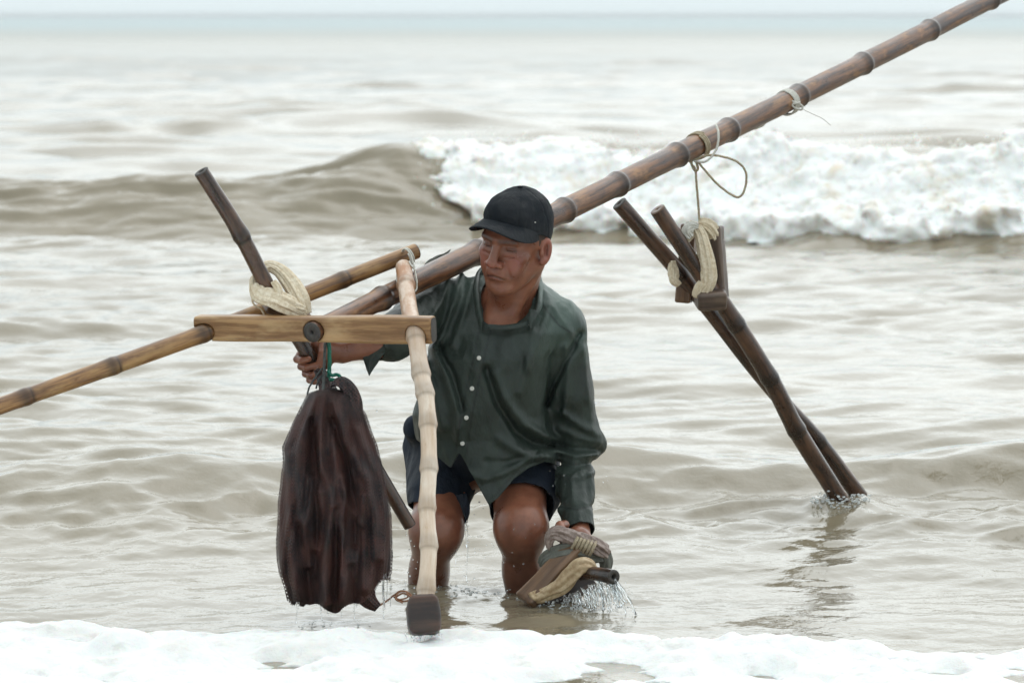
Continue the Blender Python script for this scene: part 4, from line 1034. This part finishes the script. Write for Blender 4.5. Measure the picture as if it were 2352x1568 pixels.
# ------------------------------------------------------------------ shirt
TB = np.array([(640, 1165, 70, 12.02, .060), (690, 1160, 118, 12.01, .090), (760, 1150, 146, 11.99, .118), (820, 1126, 141, 11.985, .132), (900, 1111, 147, 12.01, .143),
               (950, 1104, 157, 12.03, .148), (1000, 1113, 156, 12.05, .152), (1060, 1130, 152, 12.05, .156), (1120, 1133, 150, 12.04, .158), (1220, 1133, 150, 12.04, .158)], float)
TBz = np.array([P(r[1], r[0], r[3])[2] for r in TB]); TBx = np.array([P(r[1], r[0], r[3])[0] for r in TB]); TBw = TB[:, 2] * 12.0 / F_
RIDGES = [  # polyline (u, v), height in metres, half-width in frame units
    ([(1116, 748), (1100, 822), (1084, 892), (1071, 959), (1058, 1040)], .0028, 12),
    ([(1119, 850), (1143, 922), (1183, 990), (1224, 1018), (1268, 1026)], -.012, 9),
    ([(1135, 860), (1165, 930), (1205, 975), (1250, 1000), (1275, 1010)], .010, 12),
    ([(1150, 1010), (1200, 1040), (1262, 1048)], .009, 12),
    ([(994, 801), (1030, 873), (1050, 950), (1052, 1010)], .009, 9),
    ([(1010, 800), (1042, 870), (1062, 940)], -.007, 8),
    ([(975, 830), (1000, 900), (1015, 980)], .008, 10),
    ([(1062, 622), (1045, 690), (1020, 760), (1000, 800)], .008, 8),
    ([(1085, 650), (1066, 720), (1040, 790)], .006, 8),
    ([(1030, 640), (1012, 700), (985, 740)], .007, 8),
    ([(1235, 640), (1262, 690), (1298, 745), (1330, 790)], .003, 6),
    ([(1262, 705), (1240, 770), (1215, 850)], .006, 10),
    ([(1332, 765), (1300, 830), (1268, 890), (1256, 930)], -.010, 7),
    ([(1225, 760), (1210, 840), (1195, 900)], .005, 9),
    ([(1160, 780), (1150, 860), (1160, 920)], .004, 12),
    ([(1070, 1085), (1110, 1100), (1160, 1085), (1215, 1050)], .006, 9),
    ([(1120, 1060), (1170, 1062), (1230, 1040)], -.005, 8),
    ([(1265, 1012), (1310, 1030), (1372, 1034)], -.006, 7), ([(1268, 1030), (1320, 1048), (1370, 1042)], .008, 7),
    ([(1278, 1062), (1320, 1072), (1362, 1062)], -.006, 6), ([(1282, 1085), (1325, 1096), (1362, 1084)], .005, 7),
    ([(1290, 950), (1330, 975), (1372, 1000)], .007, 9), ([(1285, 985), (1330, 1005), (1376, 1016)], .006, 8),
    ([(1340, 800), (1350, 900), (1362, 985)], .005, 8), ([(1300, 800), (1305, 880), (1298, 950)], .006, 10),
    ([(1283, 1160), (1325, 1168), (1364, 1160)], -.003, 5), ([(1330, 1165), (1334, 1218)], .002, 5),
    ([(1310, 1100), (1318, 1150)], .005, 7), ([(1345, 1090), (1350, 1150)], -.004, 6),
]
def ridge_field(p):
    u, v = proj(p); out = np.zeros(len(p)); 
    for pl, a, w in RIDGES:
        best = np.full(len(p), 1e9)
        for (x0, y0), (x1, y1) in zip(pl[:-1], pl[1:]):
            L2 = (x1 - x0) ** 2 + (y1 - y0) ** 2
            t = np.clip(((u - x0) * (x1 - x0) + (v - y0) * (y1 - y0)) / L2, 0, 1)
            best = np.minimum(best, (u - x0 - t * (x1 - x0)) ** 2 + (v - y0 - t * (y1 - y0)) ** 2)
        out += a * np.exp(-best / (w * w))
    return out
def torso_sdf(p):
    z = p[:, 2]; o = np.argsort(TBz)
    cx = np.interp(z, TBz[o], TBx[o]); cy = np.interp(z, TBz[o], TB[o, 3]); a = np.interp(z, TBz[o], TBw[o]); b = np.interp(z, TBz[o], TB[o, 4])
    ex, ey = np.abs(p[:, 0] - cx) / a, np.abs(p[:, 1] - cy) / b
    r = (ex ** 2.4 + ey ** 2.4) ** (1 / 2.4)
    d = (r - 1) * np.minimum(a, b)
    return smax(d, z - TBz.max(), 0.05)
ELc = P(1336, 1012, 12.05)
def shirt_sdf(p):
    d = torso_sdf(p)
    d = smin(d, s_cap(p, NB + np.array([0.02, 0.02, 0.0]), SL, 0.066, 0.064), 0.04)
    d = smin(d, s_cap(p, NB + np.array([-0.02, 0.02, 0.0]), SR, 0.064, 0.058), 0.04)
    a = sleeve_sdf(p)
    d = smin(d, s_cap(p, P(1268, 870, 12.03), P(1276, 1010, 12.05), 0.030, 0.024), 0.03)
    d = smin(d, a, 0.018)
    b = s_cap(p, SR, ER, 0.060, 0.052); b = smin(b, s_cap(p, ER, P(850, 792, 11.735), 0.050, 0.042), 0.02)
    d = smin(d, b, 0.02)
    w = 0.0055 * fbm(p * np.array([16, 12, 6.0]), 3, 201) + 0.0046 * (1 - 2 * np.abs(fbm(p * np.array([26, 20, 12.0]), 3, 205)))
    return d - 1.45 * ridge_field(p) * (p[:, 1] < 12.12) - w
def sleeve_sdf(p):
    a = s_cap(p, SL, P(1302, 900, 12.03), 0.066, 0.057)
    a = smin(a, s_cap(p, P(1302, 900, 12.03), ELc, 0.056, 0.050), 0.03)
    a = smin(a, s_cap(p, P(1350, 1016, 12.06), P(1374, 1022, 12.07), 0.026, 0.012), 0.03)
    a = smin(a, s_cap(p, P(1324, 1040, 12.04), P(1323, 1120, 11.97), 0.045, 0.043), 0.02)
    a = smin(a, s_cap(p, P(1323, 1120, 11.97), P(1331, 1240, 11.87), 0.043, 0.034), 0.015)
    a = smin(a, s_cap(p, P(1292, 1168, 11.92), P(1302, 1180, 11.915), 0.012, 0.010), 0.012)
    return a
V, Q = sdf_mesh(shirt_sdf, arng((-0.42, 0.27, 0.0044)), arng((11.60, 12.28, 0.0050)), arng((0.08, 0.88, 0.0044)), bs=6, slack=1.5)
u, v = proj(V)
hemf = np.interp(u, [900, 944, 985, 1035, 1054, 1060, 1123, 1145, 1180, 1215, 1250, 1282, 1330], [1000, 1000, 1030, 1075, 1040, 1046, 1160, 1142, 1100, 1074, 1060, 1066, 1066])
backm = V[:, 1] > 12.09
sH = np.where(backm, 1085 - v, hemf - v) / 930.0
onarm = (v > 900) & (sleeve_sdf(V) < np.minimum(torso_sdf(V), s_cap(V, P(1268, 870, 12.03), P(1276, 1010, 12.05), 0.030, 0.024)) + 0.004) & (u > 1255)
wr = dirn(EL, WL); sC = -((V - P(1331, 1216, 11.885)) @ (wr + np.array([0.12, 0, 0.03])))
s_ = np.where(onarm, sC, sH)
sl = dirn(ER, P(850, 792, 11.735)); sR_ = -((V - P(862, 790, 11.74)) @ sl) + 0.006 * vnoise(V * 60, 3)
s_ = np.where((u < 935) & (v < 860) & (V[:, 1] < 11.95), sR_, s_)
neck = np.sqrt(((u - 1164) / 60.0) ** 2 + ((v - 684) / 60.0) ** 2) - 1
s_ = np.where((V[:, 1] < 12.06) & (v < 760) & (u > 1080) & (u < 1250), np.minimum(s_, neck * 0.05), s_)
s_ = np.where((V[:, 1] >= 12.06) & (v < 640) & (np.abs(u - 1166) < 50), np.minimum(s_, -0.01), s_)
V, T = clip_mesh(V, Q, s_)
u, v = proj(V)
def seamline(pl, w):
    best = np.full(len(u), 1e9)
    for (x0, y0), (x1, y1) in zip(pl[:-1], pl[1:]):
        t = np.clip(((u - x0) * (x1 - x0) + (v - y0) * (y1 - y0)) / ((x1 - x0) ** 2 + (y1 - y0) ** 2), 0, 1)
        best = np.minimum(best, (u - x0 - t * (x1 - x0)) ** 2 + (v - y0 - t * (y1 - y0)) ** 2)
    return np.exp(-best / w ** 2)
fr = V[:, 1] < 12.1
seam = np.maximum.reduce([seamline([(1129, 748), (1112, 822), (1096, 892), (1083, 959), (1071, 1045)], 2.2), seamline([(1103, 748), (1088, 822), (1072, 892), (1059, 959), (1047, 1035)], 1.6),
                          seamline([(1237, 690), (1285, 748), (1326, 772)], 2.0), seamline([(1330, 775), (1300, 835), (1262, 915)], 2.0), seamline([(1283, 1162), (1325, 1170), (1365, 1162)], 2.0),
                          seamline([(1120, 1150), (1140, 1134), (1175, 1093), (1212, 1066), (1250, 1053), (1280, 1058)], 1.5)]) * fr
lit_mask = sm(0.10, -0.04, np.linalg.norm((V - P(1285, 700, 12.03)) * np.array([1.0, 0.6, 0.72]), axis=1) - 0.05 + 0.05 * fbm(V * 14, 3, 301)) * 0.9  # bright shoulders: skylight and wet sheen painted into the shirt colour
lit_mask = np.maximum(lit_mask, 0.45 * sm(0.06, -0.03, np.linalg.norm(V - P(1040, 660, 12.02), axis=1) - 0.07 + 0.05 * fbm(V * 16, 3, 303)))
shirt = mk('shirt', V, T, M_shirt, person, attrs={'seam': seam, 'dry': lit_mask})
so = shirt.modifiers.new('thickness', 'SOLIDIFY'); so.thickness = 0.0028; so.offset = -1
def zero_seam(o):
    o.data.attributes.new('seam', 'FLOAT', 'POINT'); o.data.attributes.new('dry', 'FLOAT', 'POINT'); return o
co = [P(1111, 744, 11.868), P(1103, 700, 11.90), P(1100, 650, 11.96), P(1115, 620, 12.03), P(1165, 606, 12.075), P(1215, 614, 12.04), P(1232, 640, 11.985), P(1234, 690, 11.91), P(1222, 728, 11.872), P(1196, 744, 11.855), P(1155, 750, 11.850), P(1122, 748, 11.858)]
V_, Q_ = [], []
cc = spline(co, 150); ctr = P(1166, 690, 11.99)
sN = np.linspace(0, 1, 150)
for j, (o_, dz) in enumerate(((0.000, 0.0075), (0.005, 0.010), (0.011, 0.004), (0.014, -0.010), (0.0155, -0.022))):
    out = cc - ctr; out[:, 2] *= 0.25; out /= np.linalg.norm(out, axis=1)[:, None]
    wgt = (1 - 0.62 * sm(0.72, 0.84, sN))[:, None]
    V_.append(cc + out * o_ * wgt + np.array([0, 0, 1.0]) * dz * wgt + 0.0012 * vnoise(cc * 60, j)[:, None])
V_ = np.array(V_); n5, nc = V_.shape[:2]
i, j = np.meshgrid(np.arange(n5 - 1), np.arange(nc - 1), indexing='ij'); a = i * nc + j
collar = mk('collar', V_.reshape(-1, 3), np.stack([a, a + nc, a + nc + 1, a + 1], -1).reshape(-1, 4), M_shirt, shirt, attrs={'seam': np.zeros(n5 * nc), 'dry': np.tile(0.7 * sm(0.45, 0.55, sN) * sm(0.80, 0.70, sN), n5)})  # collar side carries the same painted light as the shoulder
m_ = collar.modifiers.new('thickness', 'SOLIDIFY'); m_.thickness = 0.003; m_.offset = 0
ssub = collar.modifiers.new('smooth', 'SUBSURF'); ssub.levels = 1; ssub.render_levels = 1
zero_seam(band('collar_tip', [P(1226, 712, 11.868), P(1220, 735, 11.852), P(1219, 757, 11.848)], [.011, .008, .001], .0022, M_shirt, shirt, ridges=2, amp=.05, sides=20))
zero_seam(band('torn_cuff', [P(905, 786, 11.72), P(880, 794, 11.715), P(858, 806, 11.71), P(850, 832, 11.712), P(848, 862, 11.715)], [.016, .022, .024, .013, .001], .006, M_shirt, shirt, ridges=3, amp=.2, seed=41))
zero_seam(band('torn_cuff', [P(918, 776, 11.73), P(902, 790, 11.722), P(896, 799, 11.72)], [.014, .012, .002], .006, M_shirt, shirt, ridges=3, amp=.2, seed=42))
def ray_front(u0, v0, f, ylo=11.6, yhi=12.2):
    Y = np.linspace(ylo, yhi, 400); p = np.array([P(u0, v0, y) for y in Y]); d = f(p); k = np.argmax(d < 0)
    return Y[k]
def disc(name, u0, v0, r, f, mat, parent, th=0.0022):
    y = ray_front(u0, v0, f) - 0.002; c = P(u0, v0, y); n = np.array([0, -1.0, 0.15]); n /= np.linalg.norm(n); M = axes(n, (1, 0, 0))
    a = np.linspace(0, 2 * np.pi, 16, endpoint=False); rings = [(r, -th), (r, th * 0.4), (r * 0.8, th), (r * 0.35, th * 0.7)]
    vv = [c + M @ np.array([q * math.cos(t), q * math.sin(t), h]) for q, h in rings for t in a] + [c + M @ np.array([0, 0, th * 0.6])]
    ff = [(i * 16 + k, i * 16 + (k + 1) % 16, (i + 1) * 16 + (k + 1) % 16, (i + 1) * 16 + k) for i in range(3) for k in range(16)] + [(48 + k, 48 + (k + 1) % 16, 64) for k in range(16)]
    return mk(name, vv, ff, mat, parent)
for u0, v0 in ((1100, 822), (1084, 892), (1071, 959), (1062, 1018)): disc('button', u0, v0, 0.0056, shirt_sdf, M_btn, shirt)
disc('button', 1218, 744, 0.0045, shirt_sdf, M_btn, shirt)

zero_seam(band('shoulder_scrap', [P(968, 618, 12.05), P(995, 598, 12.07), P(1022, 584, 12.08), P(1034, 574, 12.09)], [.003, .005, .004, .001], .003, M_grey, shirt, ridges=5, amp=.3, seed=47))

# ------------------------------------------------------------------ shorts
def shorts_sdf(p):
    d = s_ell(p, P(1110, 1010, 12.18), (0.168, 0.125, 0.12))
    d = smin(d, s_cap(p, P(1022, 1035, 12.21), P(1005, 1200, 12.03), 0.098, 0.066), 0.03)
    d = smin(d, s_cap(p, P(1192, 1035, 12.20), P(1202, 1190, 11.95), 0.100, 0.070), 0.03)
    d = smin(d, s_ell(p, P(950, 985, 12.12), (0.022, 0.035, 0.030)), 0.03)
    d = smin(d, s_cap(p, P(1262, 1100, 12.04), P(1270, 1150, 12.02), 0.014, 0.010), 0.03)
    w = 0.006 * fbm(p * np.array([14, 14, 9.0]), 3, 221) + 0.004 * (1 - 2 * np.abs(fbm(p * np.array([26, 26, 20.0]), 2, 225)))
    return d - w
V, Q = sdf_mesh(shorts_sdf, arng((-0.29, 0.17, 0.0055)), arng((11.82, 12.36, 0.006)), arng((0.08, 0.58, 0.0055)), bs=6, slack=1.5)
u, v = proj(V)
nL = dirn(HLp, KL); nR = np.array([-0.33, -0.30, -0.90]); nR /= np.linalg.norm(nR)
sLg = -((V - P(1197, 1163, 11.985)) @ nL); sRg = -((V - P(1003, 1174, 12.04)) @ nR)
mid = (V[:, 0] > -0.062)
V, T = clip_mesh(V, Q, np.where(mid, sLg, sRg) + 0.003 * vnoise(V * 40, 8))
shorts = zero_seam(mk('shorts', V, T, M_short, person))
so = shorts.modifiers.new('thickness', 'SOLIDIFY'); so.thickness = 0.003; so.offset = 1
zero_seam(band('loose_hem', [P(1058, 1135, 12.02), P(1064, 1165, 12.01), P(1071, 1200, 12.01)], [.016, .012, .003], .005, M_short, shorts, ridges=3, amp=.2, seed=44))

# ------------------------------------------------------------------ cap and hair
def crown_sdf(q):
    d = s_ell(q, (0, 0.012, 0.042), (0.0810, 0.0965, 0.0960))
    d = smin(d, s_ell(q, (0, -0.044, 0.086), (0.056, 0.046, 0.046)), 0.025)
    w = 0.0028 * fbm(q * np.array([22, 22, 30.0]), 3, 231) + 0.0016 * (1 - 2 * np.abs(fbm(q * np.array([34, 20, 50.0]), 2, 235)))
    for k in range(6):                                            # panel seams
        a = k * math.pi / 3 + math.pi / 6; n = np.array([math.cos(a), math.sin(a), 0])
        w = w - 0.0009 * np.exp(-(((q - np.array([0, 0.014, 0])) @ n) / 0.0018) ** 2)
    return d - w
V, Q = sdf_mesh(crown_sdf, np.arange(-0.10, 0.101, 0.0026), np.arange(-0.115, 0.135, 0.0026), np.arange(-0.06, 0.16, 0.0026), bs=6)
rim = lambda y: 0.077 + (y + 0.09) * (-0.090 / 0.19)
V, T = clip_mesh(V, Q, V[:, 2] - rim(V[:, 1]))
cap = zero_seam(mk('cap', hw(V), T, M_cap, person))
so = cap.modifiers.new('thickness', 'SOLIDIFY'); so.thickness = 0.002; so.offset = -1
ns, nt = 61, 22
S, Tt = np.meshgrid(np.linspace(-1, 1, ns), np.linspace(0, 1, nt), indexing='ij')
ph = S * R_(72)
bx, by = np.sin(ph) * 0.0790, 0.012 - np.cos(ph) * 0.0960
bz = rim(by) + 0.006
ext = 0.068 * np.clip(1 - np.abs(S) ** 2.6, 0, 1) ** 0.62
ox, oy = bx * (1 + 0.0 * S) + np.sin(ph) * ext * 0.25, by - ext
X = bx + (ox - bx) * Tt; Yb = by + (oy - by) * Tt
Z = bz - 0.026 * (np.abs(X) / 0.08) ** 2.0 * Tt + 0.002 * Tt ** 1.5
Vb = np.stack([X, Yb, Z], -1).reshape(-1, 3)
i, j = np.meshgrid(np.arange(ns - 1), np.arange(nt - 1), indexing='ij'); a = i * nt + j
brim = zero_seam(mk('brim', hw(Vb), np.stack([a, a + nt, a + nt + 1, a + 1], -1).reshape(-1, 4), M_cap, cap))
so = brim.modifiers.new('thickness', 'SOLIDIFY'); so.thickness = 0.0038; so.offset = 0
V_, F_b = blobs([hw((0, 0.012, 0.1395))], [0.0075], 0.6); zero_seam(mk('cap_button', V_, F_b, M_cap, cap))
y0 = hw((0.0700, -0.028, 0.075)); V_, F_b = blobs([y0], [0.0022], 1.0); mk('eyelet', V_, F_b, M_btn, cap)
def hair_sdf(q): return s_ell(q, (0, 0.016, 0.036), (0.0765, 0.0985, 0.0915)) 
V, Q = sdf_mesh(hair_sdf, np.arange(-0.09, 0.09, 0.003), np.arange(-0.1, 0.13, 0.003), np.arange(-0.07, 0.14, 0.003))
ln = np.where(V[:, 1] < -0.004, -0.012 + 0.25 * (-0.004 - V[:, 1]), np.where(V[:, 1] < 0.03, 0.022, -0.035))
V, T = clip_mesh(V, Q, np.minimum.reduce([V[:, 2] - ln + 0.002 * vnoise(V * 400, 2), V[:, 1] + 0.052 + 0.003 * vnoise(V * 300, 5), rim(V[:, 1]) + 0.02 - V[:, 2]]))
mk('hair', hw(V), T, M_hair, person)

# ================================================================== SPLASHES AND DRIPS
g = G('clear_water'); M_drop = g.fin(color=(0.93, 0.96, 0.97), rough=0.03, ior=1.33, trans=1.0)
g = G('aerated_water'); n_ = g.noise(g.coord(), 120, 3, 0.6)
M_aer = g.fin(color=(0.85, 0.88, 0.88), rough=0.25, ior=1.33, trans=0.6, normal=g.bump(n_, 0.4, 0.002))
r4 = np.random.default_rng(21)
def strands(name, src, fall, mat, label, r=(0.0008, 0.0024), z0=0.0):
    """falling threads of water: src = list of start points, each with a sideways throw"""
    parts = []
    for (p0, vx, vy, n) in src:
        for k in range(n):
            a = np.asarray(p0) + r4.normal(0, 1, 3) * np.array([.006, .008, .004]); v = np.array([vx * r4.uniform(.2, 1.3), vy * r4.uniform(.2, 1.2)])
            H0 = a[2] - z0; T = math.sqrt(max(H0, .004) * 2 / 9.8); t = np.linspace(0, T * r4.uniform(0.55, 1.0), 14)
            c = np.stack([a[0] + v[0] * t, a[1] + v[1] * t, a[2] - 4.9 * t * t], -1)
            c[:, 0] += 0.0015 * np.sin(t / T * r4.uniform(6, 14) + r4.random() * 6)
            rr = r4.uniform(*r) * (1 - 0.45 * t / T) * (1 + 0.45 * np.sin(t / T * r4.uniform(15, 30) + r4.random() * 6))
            V, Q = loft(c, np.abs(rr) + 0.0003, sides=6); parts.append((V, tri(Q)))
    V, T_ = merge(parts)
    return tag(mk(name, V, T_, mat, base=V.mean(0)), label, 'splash', kind='stuff')
src = []
for k in range(16):
    t = k / 15; q = P(1300 + 108 * t, 1368 - 36 * t, 11.70 - 0.10 * t); src.append((q, 0.05 + 0.30 * t, -0.05, 4))
src += [(P(1400, 1338, 11.62), 0.36, -0.04, 16), (P(1370, 1330, 11.66), 0.25, -0.02, 10)]
strands('splash', src, 1, M_drop, 'thin strands of water pouring off the stilt in the man\'s hand')
src = [(P(944 + 7 * k, 1452 - (2 if k in (0, 9) else 0), 10.965), 0.02, -0.02, 3) for k in range(10)]
strands('drips', src, 1, M_drop, 'water dripping from the skid of the bleached bamboo leg', r=(0.0008, 0.002))
src = [(P(u_, v_, NETY - 0.05), 0.02, 0.0, 2) for u_, v_ in ((735, 1372), (752, 1378), (778, 1380), (806, 1370), (884, 1316), (876, 1316), (888, 1310), (812, 1372), (690, 1378))]
src += [(P(u_, v_, 12.0), 0.0, 0.0, 1) for u_, v_ in ((1068, 1190), (1072, 1196), (1062, 1170))]
strands('drips', src, 1, M_drop, 'water trickling out of the bunched net and the hem of the shorts', r=(0.0006, 0.0015))
# loose drops in the air
pts, rad = [], []
def drops(u0, u1, v0, v1, Y, n, r0=0.0010, r1=0.0026, cl=0.02):
    for k in range(n):
        pts.append(P(r4.uniform(u0, u1), v0 + (v1 - v0) * r4.random(), Y + r4.normal(0, cl))); rad.append(r4.uniform(r0, r1) * r4.uniform(.6, 1))
drops(1064, 1078, 1185, 1340, 12.0, 26); drops(1040, 1180, 1150, 1360, 11.98, 28); drops(844, 870, 865, 1000, 11.71, 12); drops(1250, 1300, 1080, 1230, 11.9, 14)
drops(930, 960, 1215, 1370, 11.75, 18); drops(1330, 1470, 1330, 1410, 11.68, 40); drops(1150, 1260, 1180, 1300, 11.84, 16); drops(1350, 1400, 1000, 1200, 12.0, 8); drops(640, 900, 1320, 1390, 11.42, 20, .0008, .0018)
V, T_ = blobs(pts, rad, 1.25)
tag(mk('droplets', V, T_, M_drop), 'small water drops falling round the man and his gear', 'droplets', kind='stuff')
# water beads caught in the net
pts, rad = [], []
for k in range(34):
    u_ = r4.uniform(650, 885); v_ = r4.uniform(950, 1370); y_ = NETY
    pts.append((u_, v_)); rad.append(r4.uniform(.0008, .0019))
dg = bpy.context.evaluated_depsgraph_get()
hit = []
tn = [o for o in net.children if o.name.startswith('outer_mesh')][0]
for (u_, v_), r_ in zip(pts, rad):
    o_ = Vector((0, 0, CAMZ)) - tn.parent.location; d_ = Vector(P(u_, v_, 11.0)) - Vector((0, 0, CAMZ))
    ok, loc, nor, _ = tn.ray_cast(o_, d_.normalized())
    if ok: hit.append((np.array(loc + tn.parent.location) + np.array(nor) * 0.0005, r_))
V, T_ = blobs([h for h, _ in hit], [r for _, r in hit], 1.3)
bd_ = mk('water_beads', V, T_, M_drop, net); tag(bd_, kind='stuff')

# broken water where things enter it: little curled crowns and flecks of froth
def froth(name, cx, cy, rx, ry, n, label, hmax=0.012, s=1.0):
    c, r = [], []
    for k in range(n):
        a = r4.random() * 6.283; q = math.sqrt(r4.random()); x = cx + rx * q * math.cos(a); y = cy + ry * q * math.sin(a)
        z = float(H(np.array([x]), np.array([y]))[0]); c.append((x, y, z + abs(r4.normal(0, hmax * 0.35)))); r.append(r4.uniform(.0010, .0042) * s)
    V, T_ = blobs(c, r, 0.6)
    return tag(mk(name, V, T_, M_aer), label, 'froth', kind='stuff')
froth('froth', P(1905, 1108, 13.27)[0] + 0.03, 13.26, 0.085, 0.07, 150, 'froth where the hanging stilts dip into the shore wave', 0.03, 1.3)
froth('froth', 0.02, 11.90, 0.13, 0.10, 70, 'broken water round the man\'s forward leg')
froth('froth', -0.20, 11.95, 0.12, 0.10, 60, 'broken water round the man\'s trailing leg')
froth('froth', 0.17, 11.72, 0.12, 0.07, 190, 'froth under the dripping stilt', 0.02)
froth('froth', -0.43, 11.45, 0.10, 0.05, 26, 'froth below the hanging net', 0.006, 0.7)

# ------------------------------------------------------------------ the hazy sea air
g = G('sea_haze'); g.t.nodes.remove(g.b)
pv = g.n('VolumePrincipled'); pv.inputs['Color'].default_value = (0.97, 0.99, 1.0, 1); pv.inputs['Density'].default_value = 0.00022
g.l(pv.outputs[0], g.out.inputs['Volume'])
x0, x1, y0_, y1_, z0_, z1_ = -14500, 14500, -75, 12000, -1.6, 2.6
hv = np.array([(x, y, z) for z in (z0_, z1_) for y in (y0_, y1_) for x in (x0, x1)], float)
hz = mk('haze', hv, np.array([(0, 2, 3, 1), (4, 5, 7, 6), (0, 1, 5, 4), (2, 6, 7, 3), (0, 4, 6, 2), (1, 3, 7, 5)]), g.m, smooth=False); tag(hz, kind='stuff')
